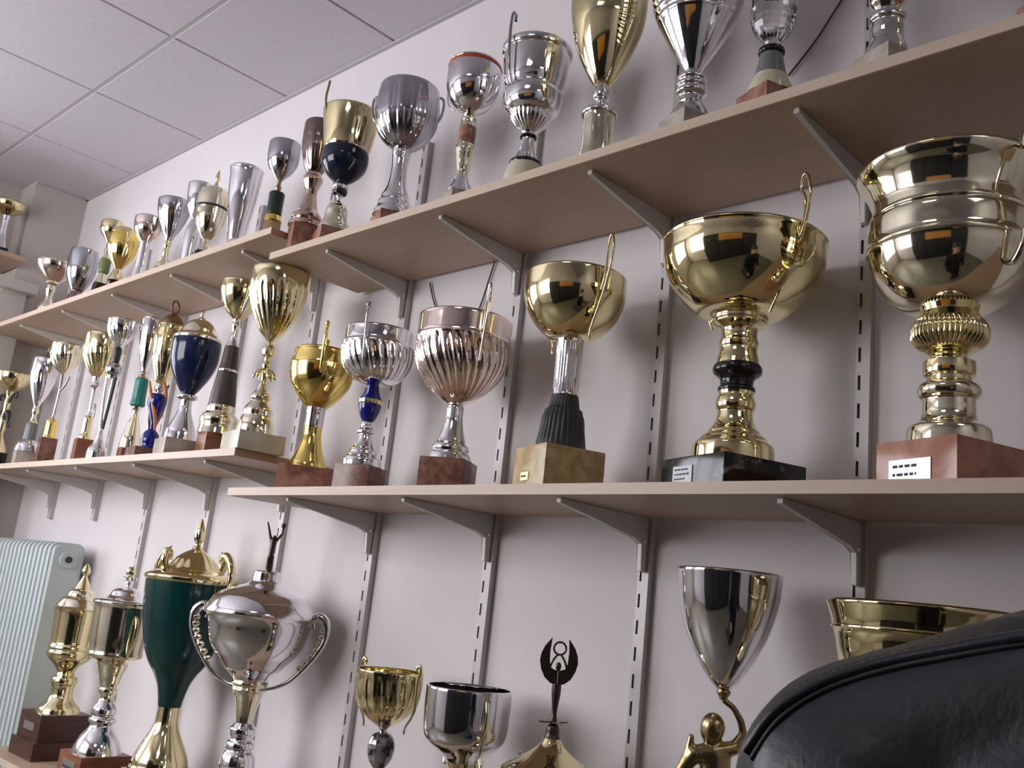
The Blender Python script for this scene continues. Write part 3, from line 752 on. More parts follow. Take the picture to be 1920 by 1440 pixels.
# ---- upper right shelf --------------------------------------------------
t = Trophy('trophy_cup', 'tall gold egg shaped cup on a twisted pale column with a disc collar', 'c3', (1355, 1080), -.215, Z_UR)
t.block(REDMAR, 430, h=.012)
t.lathe('column', PGOLD, [(850, 128), (880, 118), (960, 118), (1050, 116), (1120, 120), (1180, 132), (1260, 142)], base=True, flutes=(8, .06, .35, 870, 1200))
t.lathe('collar', SILVER, [(828, 60), (836, 100), (845, 132), (862, 137), (878, 132), (880, 118)])
t.lathe('stem', SILVER, [(650, 52), (670, 56), (700, 66), (740, 62), (760, 42), (790, 38), (815, 46), (828, 60)])
t.lathe('cup', GOLD, [(-330, 240), (-322, 252), (-200, 272), (-50, 288), (60, 288), (180, 276), (300, 242), (420, 196), (520, 146), (600, 98), (640, 66), (652, 50)], hollow=True, seg=72)

t = Trophy('trophy_cup', 'large silver cup with ribbed rings around the bowl on a grey marble block', 'c4', (305, 400), -.215, Z_UR)
t.block(GREMAR, 300, h=.040)
t.lathe('foot', SILVER, [(470, 66), (480, 58), (500, 60), (530, 78), (560, 96), (590, 104)], base=True)
t.lathe('stem', CHROME, [(352, 40), (368, 48), (378, 68), (392, 70), (402, 62), (412, 72), (425, 74), (435, 66), (446, 76), (460, 76), (470, 66)])
t.lathe('cup', SILVER, [(-190, 212), (-182, 220), (-80, 224), (0, 218), (60, 204), (120, 180), (190, 142), (260, 100), (320, 60), (352, 40)], hollow=True, seg=72, rib=(34, .016, -170, 125), sub=6)
t.handle(SILVER, [(120, 175), (168, 130), (205, 60), (228, -20), (238, -120), (228, -200), (210, -190)], 8)

t = Trophy('trophy_cup', 'silver cup with red enamel band under the rim and gold stem', 'c3', (372, 1100), -.215, Z_UR)
t.block(GREMAR, 260, h=.010)
t.lathe('foot', SILVER, [(1330, 52), (1370, 64), (1420, 92), (1460, 110)], base=True)
t.lathe('stem', PGOLD, [(850, 36), (870, 44), (900, 60), (930, 56), (960, 62), (1080, 60), (1100, 72), (1130, 76), (1160, 70), (1200, 64), (1260, 52), (1300, 48), (1330, 52)])
t.lathe('red_band', REDMAR, [(958, 58), (964, 65), (1075, 65), (1082, 58)])
t.lathe('cup', SILVER, [(500, 190), (506, 196), (530, 200), (580, 204), (660, 200), (730, 180), (790, 140), (830, 84), (850, 40)], hollow=True, seg=64)
t.lathe('rim_stripe', REDBAND, [(508, 194), (512, 201), (530, 205), (536, 200)])
t.lathe('rim', PGOLD, [(492, 186), (496, 195), (506, 199), (511, 196)], hollow=True)
t.handle(CHROME, [(150, 800), (205, 760), (232, 700), (236, 640), (215, 610), (200, 640)], 8, ang=math.radians(30))

t = Trophy('trophy_cup', 'tall silver urn cup with black rings on the stem and long hooked handles', 'c3', (845, 1010), -.20, Z_UR)
t.block(GREMAR, 300, h=.008)
t.lathe('foot', CREAM, [(1240, 118), (1262, 128), (1300, 140), (1350, 158), (1400, 165)], base=True)
t.lathe('lower_ring', BLACK, [(1215, 96), (1222, 118), (1240, 126), (1252, 122)])
t.lathe('stem', SILVER, [(1035, 50), (1060, 48), (1100, 54), (1150, 68), (1190, 86), (1218, 100)])
t.lathe('upper_ring', BLACK, [(1018, 48), (1024, 62), (1038, 64), (1046, 50)])
t.lathe('cup', SILVER, [(385, 262), (395, 268), (430, 262), (440, 250), (455, 250), (540, 242), (640, 228), (700, 210), (715, 214), (730, 222), (790, 216), (840, 196), (870, 160), (900, 150), (940, 120), (980, 76), (1010, 50), (1020, 48)], hollow=True, seg=64, flutes=(24, .05, 0, 862, 990))
t.handle(GREYM, [(225, 720), (262, 640), (285, 520), (292, 400), (292, 300), (280, 235), (255, 240), (252, 280)], 12, ang=math.radians(-72))

t = Trophy('trophy_cup', 'cut crystal cup with a grey cone stem, black ring and red marble plinth', 'c4', (690, 300), -.235, Z_UR)
t.block(REDMAR, 320, h=.014)
t.lathe('foot', CREAM, [(375, 78), (400, 88), (430, 104), (470, 118)], base=True)
t.lathe('cone', GREYCOL, [(272, 54), (300, 60), (350, 72), (378, 80)])
t.lathe('ring', BLACK, [(240, 46), (246, 62), (262, 64), (274, 54)])
t.lathe('crystal', GLASS, [(-220, 120), (-120, 112), (10, 106), (60, 112), (110, 106), (160, 84), (200, 50), (225, 30), (242, 40)], seg=20, sub=2, angle=8)
t.lathe('dark_core', BLACKR, [(-60, 30), (-40, 40), (0, 42), (14, 30)])

t = Trophy('trophy_cup', 'silver cup with ringed cylinder stem on a wide pinkish marble plinth', 'c4', (1255, 160), -.225, Z_UR)
t.block(GREMAR, 375, h=.036)
t.lathe('foot', SILVER, [(180, 78), (200, 80), (230, 92), (260, 102), (300, 106)], base=True)
t.lathe('stem', SILVER, [(60, 62), (75, 70), (82, 86), (100, 90), (112, 88), (122, 78), (150, 80), (180, 78)])
t.lathe('neck', ROSE, [(-60, 60), (-40, 72), (0, 90), (30, 86), (50, 70), (62, 62)])
t.lathe('cup', SILVER, [(-480, 240), (-470, 246), (-360, 246), (-240, 214), (-140, 140), (-80, 80), (-58, 60)], hollow=True, seg=64)

t = Trophy('trophy_cup', 'gold cup on a red marble block standing above the huge pale gold cup', 'px', (1990, 0), -.165, Z_UR)
t.block(REDMAR, 150, h=.034)
t.lathe('foot', GOLD, [(-90, 16), (-60, 18), (-20, 36), (10, 44)], base=True)
t.lathe('cup', GOLD, [(-290, 90), (-286, 93), (-220, 88), (-150, 60), (-105, 26), (-90, 16)], hollow=True)

t = Trophy('trophy_cup', 'grey silver melon fluted goblet on a flared chrome foot', 'c2', (1600, 1100), -.235, Z_UR)
t.block(REDMAR, 330, h=.008)
t.lathe('foot', CHROME, [(725, 62), (745, 70), (800, 62), (870, 58), (940, 62), (1010, 74), (1050, 90), (1080, 104), (1110, 108), (1130, 124), (1170, 130), (1200, 148), (1230, 152)], base=True)
t.lathe('bowl', GREYM, [(272, 212), (280, 220), (340, 232), (420, 242), (500, 240), (580, 218), (650, 172), (700, 112), (725, 62)], hollow=True, flutes=(14, .06, .3, 290, 715))
t.handle(GREYM, [(236, 520), (262, 480), (275, 410), (268, 350), (240, 330)], 10, ang=math.radians(55))

t = Trophy('trophy_cup', 'gold bucket shaped cup seated in a glossy blue black bowl with ringed stem', 'c2', (1180, 1100), -.268, Z_UR)
t.block(REDMAR, 300, h=.030)
t.lathe('foot', PGOLD, [(1110, 16), (1125, 34), (1150, 66), (1190, 84), (1230, 86), (1270, 98), (1310, 118), (1345, 124)], base=True)
t.lathe('neck', CHROME, [(1068, 30), (1080, 20), (1095, 16), (1112, 16)])
t.lathe('stem_ring', BLACKNAVY, [(1030, 48), (1038, 56), (1058, 52), (1070, 32)])
t.lathe('white_collar', CHROME, [(980, 34), (992, 56), (1004, 64), (1020, 62), (1032, 48)])
t.lathe('lower_bowl', BLACKNAVY, [(742, 168), (760, 174), (800, 176), (850, 168), (900, 138), (945, 92), (972, 50), (982, 34)])
t.lathe('cup', GOLD, [(452, 208), (460, 214), (480, 212), (600, 194), (700, 178), (735, 170), (744, 166)], hollow=True, seg=64)
t.handle(OLDBR, [(190, 560), (215, 470), (222, 400), (215, 330), (212, 290)], 9, ang=math.radians(100))

t = Trophy('trophy_cup', 'dark bronze fluted goblet with a rosy bronze flared foot', 'c2', (955, 1150), -.243, Z_UR)
t.block(REDMAR, 250, h=.028)
t.lathe('foot', ROSEB, [(1070, 46), (1120, 58), (1180, 74), (1205, 92), (1230, 112), (1250, 116), (1262, 104), (1285, 128), (1310, 130)], base=True)
t.lathe('stem', ROSEB, [(905, 56), (925, 62), (940, 72), (960, 74), (980, 66), (1010, 54), (1040, 46), (1070, 46)])
t.lathe('bowl', BRONZE, [(535, 118), (545, 124), (620, 126), (700, 124), (770, 112), (840, 90), (890, 66), (905, 56)], hollow=True, flutes=(12, .06, .2, 640, 900))

# ---- upper left shelf ---------------------------------------------------
G_UL = 'cups on the top shelf by the pillar'
t = Trophy('trophy_cup', 'grey silver chalice on a dark green black cylinder stem', 'c2', (705, 1140), -.235, Z_UL, rz=math.radians(-10), group=G_UL)
t.block(OLDBR, 130, h=.012)
t.lathe('foot', YGOLD, [(1215, 50), (1228, 58), (1260, 66)], base=True)
t.lathe('column', BOTTLE, [(1050, 54), (1060, 58), (1130, 57), (1210, 56), (1218, 50)])
t.lathe('stem', OLDBR, [(955, 18), (985, 14), (1010, 24), (1030, 18), (1052, 52)])
t.lathe('bowl', GREYM, [(680, 112), (688, 118), (760, 120), (820, 114), (880, 88), (925, 50), (955, 20)], hollow=True)

t = Trophy('trophy_cup', 'plain silver tumbler cup tapering to its foot', 'c2', (450, 1130), -.20, Z_UL, rz=math.radians(-10), group=G_UL)
t.lathe('tumbler', SILVER, [(872, 120), (880, 126), (900, 122), (1000, 114), (1100, 104), (1200, 90), (1300, 76), (1400, 60)], hollow=True, seg=64)
t.lathe('foot', CHROME, [(1380, 58), (1410, 52), (1440, 64), (1470, 80)], base=True)

t = Trophy('trophy_cup', 'pale gold lidded urn cup with pointed finial and black girdle', 'c2', (225, 1200), -.215, Z_UL, rz=math.radians(-10), group=G_UL)
t.block(BLKMAR, 170, h=.02)
t.lathe('foot', PGOLD, [(1400, 30), (1430, 34), (1470, 60), (1500, 72)], base=True)
t.lathe('cup', PGOLD, [(1170, 122), (1190, 118), (1240, 112), (1300, 96), (1360, 66), (1400, 30)], seg=64)
t.lathe('girdle', BLACKR, [(1162, 118), (1166, 124), (1176, 125), (1182, 120)])
t.lathe('shoulder', PGOLD, [(1045, 100), (1060, 112), (1110, 120), (1164, 121)])
t.lathe('lid', PGOLD, [(985, 16), (1000, 34), (1020, 70), (1036, 98), (1048, 104)])
t.lathe('finial', GOLD, [(880, 4), (910, 14), (940, 18), (965, 10), (988, 18)])

t = Trophy('trophy_cup', 'silver beaker cup partly hidden behind the gold lidded urn', 'c2', (125, 1150), -.172, Z_UL, rz=math.radians(-10), group=G_UL)
t.lathe('foot', SILVER, [(1250, 28), (1290, 40), (1340, 60)], base=True)
t.lathe('beaker', SILVER, [(990, 92), (996, 96), (1060, 92), (1140, 80), (1210, 52), (1250, 28)], hollow=True)

t = Trophy('trophy_cup', 'grey silver tulip cup on a short gold stem', 'c1', (1285, 360), -.178, Z_UL, rz=math.radians(-10), group=G_UL)
t.block(BLKMAR, 130, h=.012)
t.lathe('foot', PGOLD, [(600, 20), (630, 32), (660, 50), (700, 60)], base=True)
t.lathe('stem', GOLD, [(490, 26), (520, 30), (545, 22), (570, 26), (600, 20)])
t.lathe('cup', GREYM, [(192, 118), (198, 122), (260, 118), (330, 100), (400, 70), (460, 38), (490, 26)], hollow=True, flutes=(14, .05, .5, 250, 480))

t = Trophy('trophy_cup', 'small rose tinted silver cup on a straight chrome column', 'c1', (1075, 560), -.215, Z_UL, rz=math.radians(-10), group=G_UL)
t.block(GREMAR, 120, h=.012)
t.lathe('column', CHROME, [(500, 42), (560, 40), (680, 42), (740, 52), (770, 58)], base=True)
t.lathe('bowl', ROSE, [(318, 98), (324, 102), (360, 103), (410, 98), (450, 78), (485, 50), (500, 40)], hollow=True)

t = Trophy('trophy_cup', 'gold baluster shaped cup with lid on the top shelf', 'c1', (905, 600), -.225, Z_UL, rz=math.radians(-10), group=G_UL)
t.block(BLKMAR, 110, h=.012)
t.lathe('foot', GOLD, [(700, 26), (720, 34), (760, 50), (790, 58)], base=True)
t.lathe('cup', YGOLD, [(440, 96), (480, 106), (530, 110), (590, 98), (640, 70), (680, 40), (700, 26)], seg=64, flutes=(14, .04, .4, 540, 690))
t.lathe('lid', GOLD, [(392, 40), (400, 66), (420, 88), (440, 98)])
t.handle(GOLD, [(88, 620), (130, 560), (136, 490), (112, 440), (94, 450)], 10)

t = Trophy('trophy_cup', 'small gold ball cup with an olive green marble stem', 'c1', (790, 640), -.19, Z_UL, rz=math.radians(-10), group=G_UL)
t.block(BLKMAR, 110, h=.012)
t.lathe('foot', PGOLD, [(735, 24), (770, 34), (810, 48)], base=True)
t.lathe('column', OLIVE, [(625, 36), (640, 42), (720, 40), (735, 26)])
t.lathe('stem', PGOLD, [(495, 22), (530, 16), (560, 24), (600, 20), (626, 36)])
t.lathe('cup', GOLD, [(345, 74), (352, 80), (390, 84), (430, 76), (465, 50), (495, 22)], hollow=True)

t = Trophy('trophy_cup', 'round bellied blue grey silver beaker on the top shelf', 'c1', (610, 700), -.22, Z_UL, rz=math.radians(-10), group=G_UL)
t.lathe('foot', BRONZE, [(858, 46), (870, 40), (900, 52), (930, 60)], base=True)
t.lathe('beaker', GREYM, [(562, 94), (570, 98), (640, 106), (700, 106), (760, 96), (820, 70), (858, 46)], hollow=True, seg=64)

t = Trophy('trophy_cup', 'rose gold shallow bowl cup on a knobbed stem, nearest the corner pillar', 'c1', (385, 820), -.24, Z_UL, rz=math.radians(-10), group=G_UL)
t.lathe('foot', PGOLD, [(900, 24), (930, 30), (960, 46), (1000, 62)], base=True)
t.lathe('stem', PGOLD, [(795, 46), (810, 50), (825, 30), (850, 34), (880, 28), (902, 24)])
t.lathe('bowl', ROSE, [(662, 134), (668, 140), (690, 136), (725, 118), (765, 82), (795, 46)], hollow=True)
t.lathe('rim', PGOLD, [(655, 136), (660, 143), (674, 142), (680, 137)], hollow=True)

t = Trophy('trophy_cup', 'small gold cup with silver stem on the end wall shelf', 'px', (4, 440), -.33, ESZ)
t.block(BLKMAR, 34, 466)
t.lathe('foot', SILVER, [(405, 8), (418, 6), (440, 7), (455, 11), (466, 14)], base=True)
t.lathe('cup', GOLD, [(380, 28), (383, 30), (392, 27), (400, 16), (405, 8)], hollow=True)

# ---- bottom shelves -----------------------------------------------------
t = Trophy('trophy_cup', 'gold lidded cup with spire finial on a stepped dark brown wooden base by the radiator', 'b2', (330, 1100), -.13, Z_BL, rz=0.0)
t.block(DKWOOD, 430, h=.055, name='plinth')
zp = t.zb
t.block(DKWOOD, 375, 1125, z0=zp)
t.plaque(PLATE, 0, t.bx * 1.0, zp + .03, t.zb - .03)
t.lathe('foot', GOLD, [(900, 46), (915, 50), (930, 68), (955, 72), (980, 62), (1020, 60), (1050, 70), (1080, 96), (1100, 112), (1125, 118)], base=True)
t.lathe('cup', GOLD, [(545, 128), (560, 124), (640, 118), (740, 114), (752, 120), (765, 122), (775, 116), (790, 122), (805, 120), (820, 114), (845, 92), (870, 66), (900, 46)], seg=64)
t.lathe('lid', PGOLD, [(432, 38), (442, 62), (462, 74), (475, 76), (488, 100), (515, 118), (535, 128), (542, 142), (550, 128)])
t.lathe('spire', GOLD, [(290, 3), (310, 16), (335, 24), (350, 18), (362, 12), (380, 20), (410, 34), (434, 44)])

t = Trophy('trophy_cup', 'silver and gold lidded urn with a flower finial on a red brown wooden block', 'b2', (575, 1180), -.205, Z_BL, rz=0.0)
t.block(RDWOOD, 385, 1352)
t.plaque(PLATE, 0, t.bx * 1.2, t.zb * .2, t.zb * .8, rows=2)
t.lathe('foot', SILVER, [(1065, 44), (1085, 58), (1105, 68), (1130, 70), (1145, 62), (1160, 74), (1175, 76), (1195, 62), (1215, 70), (1250, 96), (1290, 118), (1330, 132), (1352, 136)], base=True)
t.lathe('stem', PGOLD, [(835, 104), (850, 90), (900, 72), (920, 64), (960, 56), (985, 46), (995, 52), (1010, 52), (1022, 40), (1045, 36), (1065, 44)])
t.lathe('cup', PGOLD, [(520, 166), (535, 158), (600, 156), (700, 152), (780, 146), (800, 150), (812, 146), (830, 112), (836, 102)], seg=64)
t.lathe('lid', SILVER, [(425, 16), (432, 50), (450, 78), (475, 90), (488, 118), (500, 160), (512, 170), (522, 166)])
t.lathe('finial', CHROME, [(385, 8), (400, 14), (415, 10), (428, 20)])
for k in range(6):
    a = k * PI / 3
    ball('petal', t.at(26, 378, a), t.r(17, 380), SILVER, t.root, (1, 1, .7), 12)
ball('bud', (0, 0, t.z(338)), t.r(26, 340), GOLD, t.root, (1, 1, 1.15), 14)
t.handle(GOLD, [(110, 840), (168, 760), (190, 680), (186, 610), (160, 580), (150, 620)], [8, 9, 10, 9, 8, 7])

t = Trophy('trophy_cup', 'tall dark green enamel lidded cup with gold lid, leaf finial and flared gold foot', 'b3', (222, 1115), -.15, Z_BL, rz=math.radians(-6))
t.block(BLKMAR, 400, h=.05)
t.lathe('foot', GOLD, [(1108, 60), (1120, 60), (1180, 60), (1230, 74), (1290, 102), (1350, 130), (1400, 148), (1420, 150), (1430, 158), (1460, 160)], base=True)
t.lathe('cup', GREEN, [(430, 236), (500, 232), (600, 222), (700, 206), (800, 182), (880, 148), (940, 108), (1000, 82), (1060, 68), (1108, 60)], seg=72)
t.lathe('lid', GOLD, [(262, 30), (285, 70), (310, 100), (345, 128), (372, 148), (386, 190), (402, 232), (416, 246), (432, 244), (440, 236)], flutes=(12, .05, 0, 265, 370))
t.handle(GOLD, [(216, 610), (250, 560), (285, 480), (296, 400), (282, 330), (240, 285), (205, 292), (200, 330)], [8, 10, 13, 17, 22, 24, 16, 8], ang=math.radians(18))
for a in (PI / 2, 3 * PI / 2):
    tube('acanthus', [t.at(150, 388, a), t.at(168, 335, a), t.at(160, 290, a), t.at(140, 258, a)], [t.r(16, 300), t.r(22, 300), t.r(15, 300), t.r(3, 300)], GOLD, t.root)
t.lathe('finial', GOLD, [(95, 3), (130, 18), (170, 30), (205, 28), (232, 16), (246, 22), (264, 32)], flutes=(6, .12, .7, 100, 230))

t = Trophy('trophy_cup', 'big silver lidded cup topped by a dark arms raised figurine with sweeping handles', 'b3', (625, 1200), -.165, Z_BL, rz=math.radians(-8))
t.block(BLKMAR, 420, h=.06)
t.lathe('foot', CHROME, [(1195, 46), (1210, 58), (1228, 72), (1250, 72), (1268, 60), (1285, 62), (1300, 76), (1325, 80), (1340, 70), (1360, 84), (1390, 94), (1420, 98), (1440, 92), (1470, 120), (1540, 170), (1600, 180)], base=True)
t.lathe('stem', PGOLD, [(965, 92), (985, 98), (1000, 88), (1015, 94), (1030, 84), (1080, 66), (1150, 50), (1195, 46)])
t.lathe('cup', SILVER, [(618, 298), (632, 286), (660, 274), (700, 266), (760, 252), (820, 222), (870, 180), (905, 150), (935, 118), (958, 98), (966, 92)], seg=72)
t.lathe('lid', SILVER, [(378, 66), (384, 74), (430, 78), (445, 90), (470, 150), (500, 220), (530, 262), (570, 290), (600, 304), (612, 306), (622, 298)], seg=72)
z0 = t.z(382); q = t.r(1, 300)
def fz(v): return t.z(v)
capsules_mesh('figurine', [((0, 0, z0 - 4 * q), 16 * q, (0, 0, z0 + 4 * q), 14 * q), ((-8 * q, 0, z0), 9 * q, (-6 * q, 0, fz(300)), 13 * q), ((9 * q, 0, z0), 9 * q, (8 * q, 0, fz(300)), 13 * q),
    ((0, 0, fz(300)), 15 * q, (4 * q, 0, fz(215)), 19 * q), ((4 * q, 0, fz(200)), 10 * q, (6 * q, 0, fz(192)), 10 * q),
    ((-10 * q, 0, fz(215)), 8 * q, (-26 * q, 0, fz(165)), 7 * q), ((-26 * q, 0, fz(165)), 7 * q, (-42 * q, 0, fz(118)), 5 * q),
    ((16 * q, 0, fz(215)), 8 * q, (42 * q, 0, fz(172)), 7 * q), ((42 * q, 0, fz(172)), 7 * q, (44 * q, 0, fz(140)), 6 * q), ((44 * q, 0, fz(128)), 14 * q, (44 * q, 0, fz(126)), 14 * q)], 3.2 * q, DARKFIG, t.root, 3).rotation_euler = (0, 0, math.radians(62))
t.handle(SILVER, [(88, 1006), (140, 990), (215, 945), (288, 860), (345, 770), (372, 690), (360, 620), (320, 590), (290, 620), (300, 660)], [9, 10, 14, 16, 18, 20, 26, 24, 16, 10], ang=math.radians(48))
for s in (0, PI):
    a = s + math.radians(48)
    for k in range(7):
        v = 660 + k * 36; ball('handle_leaf', t.at((360, 358, 350, 336, 314, 290, 262)[k] - 6, v, a), t.r(22, v), PGOLD, t.root, (1, 1, .8), 10)

G_BR = 'cups on the low right shelf'
t = Trophy('trophy_cup', 'small fluted gold cup with curled handle tips on a dark crystal ball stem', 'b4', (362, 930), -.16, Z_BR)
t.block(BLKMAR, 330, h=.07)
t.lathe('foot', GOLD, [(1075, 40), (1130, 46), (1240, 70), (1380, 110), (1480, 130)], base=True)
t.lathe('crystal_ball', CRYST, [(815, 26), (830, 62), (870, 88), (930, 99), (990, 90), (1040, 68), (1078, 38)], seg=16, sub=2, angle=5)
t.lathe('stem', ROSE, [(758, 78), (770, 60), (785, 36), (800, 28), (818, 30)])
t.lathe('bowl', GOLD, [(372, 238), (380, 243), (420, 242), (500, 240), (600, 226), (670, 186), (720, 132), (758, 78)], hollow=True, flutes=(18, .06, .4, 400, 750))
t.handle(GOLD, [(190, 800), (200, 745), (240, 680), (265, 600), (262, 500), (262, 420), (275, 350), (262, 310), (240, 330), (250, 355)], [8, 8, 10, 10, 8, 9, 12, 12, 12, 10], ang=math.radians(30))

t = Trophy('trophy_cup', 'broad plain silver and gold cup with ring handles, between two small gold trophies', 'b4', (940, 1050), -.16, Z_BR)
t.block(BLKMAR, 420, h=.08)
t.lathe('foot', GOLD, [(1030, 116), (1080, 90), (1180, 60), (1300, 90), (1420, 150)], base=True)
t.lathe('bowl', SILVER, [(496, 304), (502, 310), (600, 311), (700, 309), (800, 304), (860, 290), (900, 262), (935, 226), (965, 190), (1000, 146), (1030, 116)], hollow=True, seg=72)
t.handle(PGOLD, [(312, 560), (332, 640), (330, 720), (318, 790), (300, 860), (285, 930), (250, 960), (230, 1020), (250, 1080), (300, 1090), (325, 1030), (300, 960)], 13)

t = Trophy('trophy_cup', 'gold lidded trophy topped by a dark winged circle emblem on a slim stem', 'b4', (1590, 900), -.16, Z_BR)
t.block(BLKMAR, 520, h=.07)
t.lathe('foot', GOLD, [(1520, 60), (1560, 70), (1600, 110), (1680, 170)], base=True)
t.lathe('cup', GOLD, [(1110, 350), (1200, 345), (1300, 300), (1400, 200), (1480, 90), (1520, 60)], seg=64)
t.lathe('lid', GOLD, [(862, 62), (880, 72), (905, 86), (930, 108), (980, 170), (1030, 250), (1075, 320), (1100, 352), (1112, 350)], seg=64)
t.lathe('socket', DARKFIG, [(755, 20), (770, 40), (790, 48), (830, 50), (864, 62)])
t.lathe('stem', DARKFIG, [(470, 34), (520, 34), (600, 26), (680, 18), (735, 24), (757, 22)], seg=20)
star = []
z_s = t.z(748)
for k in range(8):
    a = k * PI / 4; rr = t.r(118 if k % 2 == 0 else 42, 748); star.append((rr * math.cos(a), rr * math.sin(a)))
prism('star_plate', star, DARKFIG, t.root, 'z', z_s, z_s + t.r(9, 748))
# emblem facing the room: two wings, a ring and a body
u = t.r(1, 330); emb = empty('emblem', (0, 0, 0)); emb.parent = t.root; emb.rotation_euler = (0, 0, math.radians(62))
def ez_(v): return t.z(v)
for s in (-1, 1):
    outl = [(s * 1 * u, ez_(476)), (s * 50 * u, ez_(468)), (s * 95 * u, ez_(430)), (s * 125 * u, ez_(370)), (s * 138 * u, ez_(310)), (s * 132 * u, ez_(260)), (s * 110 * u, ez_(205)), (s * 80 * u, ez_(165)),
            (s * 60 * u, ez_(138)), (s * 68 * u, ez_(240)), (s * 66 * u, ez_(320)), (s * 54 * u, ez_(360)), (s * 25 * u, ez_(372)), (s * 1 * u, ez_(374))]
    prism('wing', outl if s > 0 else outl[::-1], DARKFIG, emb, 'y', -9 * u, 9 * u, bev=1.5 * u)
rr = 44 * u
tube('ring', [(rr * math.cos(k * PI / 8), 0, ez_(215) + rr * math.sin(k * PI / 8)) for k in range(17)], 8 * u, DARKFIG, emb, sub=2)
for s in (-1, 1): tube('arch', [(s * 14 * u, 0, ez_(262)), (s * 40 * u, 0, ez_(300)), (s * 58 * u, 0, ez_(350)), (s * 58 * u, 0, ez_(385))], 8 * u, DARKFIG, emb)
ball('centre_bead', (0, 0, ez_(345)), 26 * u, DARKFIG, emb, (.8, .6, 1.2), 12)
t.handle(GOLD, [(345, 1200), (420, 1150), (470, 1090), (470, 1050), (440, 1060)], 12)

t = Trophy('trophy_cup', 'silver tulip cup held up on the arm of a brass statue figure', 'b5', (498, 690), -.165, Z_BR)
t.block(BLKMAR, 420, h=.06)
t.lathe('cup', SILVER, [(132, 243), (137, 248), (180, 243), (260, 234), (400, 200), (520, 150), (610, 98), (670, 52), (694, 26)], hollow=True, seg=72)
t.lathe('cup_knob', OLDBR, [(688, 26), (700, 34), (712, 30), (724, 22), (738, 18)])
q = t.r(1, 800); yaw = math.radians(62)
def P(du, v, dy=0.0): return (du * q, dy * q, t.z(v))
capsules_mesh('statue', [
    (P(5, 740), 16 * q, P(50, 770), 15 * q), (P(50, 770), 15 * q, P(88, 830), 18 * q), (P(88, 830), 18 * q, P(102, 890), 20 * q), (P(102, 890), 21 * q, P(60, 960), 30 * q),
    (P(60, 960), 34 * q, P(-40, 990), 46 * q), (P(-40, 990), 46 * q, P(-120, 1010), 44 * q),
    (P(-36, 970), 28 * q, P(-42, 930), 28 * q), (P(-42, 872), 62 * q, P(-46, 890), 58 * q, (.95, 1, 1.1)),
    (P(-20, 1010), 60 * q, P(-20, 1180), 66 * q, (1.2, .8, 1)), (P(-20, 1180), 66 * q, P(-20, 1320), 62 * q), (P(-20, 1300), 60 * q, P(-20, 1700), 100 * q),
    (P(-120, 1010), 38 * q, P(-180, 1100), 30 * q), (P(-180, 1100), 30 * q, P(-150, 1010), 22 * q), (P(-150, 1010), 22 * q, P(-140, 930), 16 * q)], 7 * q, OLDBR, t.root, 4).rotation_euler = (0, 0, yaw)

t = Trophy('trophy_cup', 'large gold cup with a ringed band, half hidden behind the leather jacket', 'b5', (1440, 420), -.165, Z_BR)
t.block(BLKMAR, 700, h=.06)
t.lathe('foot', GOLD, [(1300, 90), (1400, 110), (1600, 260)], base=True)
t.lathe('cup', GOLD, [(302, 432), (310, 438), (340, 430), (418, 412), (424, 418), (432, 418), (440, 408), (560, 384), (750, 330), (950, 240), (1120, 150), (1300, 90)], hollow=True, seg=80)
t.handle(GOLD, [(350, 800), (480, 700), (520, 550), (480, 430), (425, 420)], 16)

# ------------------------------------------------------------------ hanging ribbon and slanted line on the wall
def cord(pts, label, r=.0022):
    tag(tube('ribbon', pts, r, CORDM, None), label, 'ribbon', None)
def wall_pt(u, v, y=-.006):
    return on_y(u, v, y)
cord([wall_pt(928, 490), wall_pt(915, 530), wall_pt(900, 575), wall_pt(870, 640), wall_pt(845, 650), wall_pt(822, 590), wall_pt(812, 560), wall_pt(806, 530)], 'dark ribbon loop hanging on the wall behind the rose tinted goblet')
cord([wall_pt(1640, -90), wall_pt(1575, 5), wall_pt(1530, 75), wall_pt(1478, 142)], 'thin grey slanted line on the wall behind the crystal cup')  # thin dark tube slanting across the wall

# ------------------------------------------------------------------ the rest of the room, behind the camera
def cabinet(x0, x1, y0, y1, h, label, lower, upper, n):
    root = empty('storage_cabinet', ((x0 + x1) / 2, (y0 + y1) / 2, 0)); tag(root, label, 'cabinet')
    w2 = (x1 - x0) / 2; d2 = (y1 - y0) / 2
    box('body', CABM, -w2, w2, -d2, d2 - .02, 0, h, root, bev=.003)
    for i in range(n):
        a = -w2 + .01 + (2 * w2 - .02) * i / n; b = -w2 + .01 + (2 * w2 - .02) * (i + 1) / n
        for m_, za, zb_ in ((lower, .08, h * .70), (upper, h * .71, h - .04)):
            d = box('door', m_, a + .003, b - .003, d2 - .02, d2, za, zb_, root, bev=.003)
            box('handle', CHROME, b - .05, b - .035, d2, d2 + .02, za + .1, za + .2, d, bev=.002)
    return root
cabinet(-1.95, -1.0, YB, YB + .45, 2.0, 'dark grey storage cabinet with double doors next to the window', CABM, CABM, 2)
cabinet(-0.98, 0.4, YB, YB + .45, 2.0, 'storage cabinet with orange beech upper doors between the dark cabinets', CABM, ORWOOD, 2)
cabinet(0.42, 1.55, YB, YB + .45, 2.0, 'dark grey storage cabinet in the far corner by the side wall', CABM, CABM, 2)

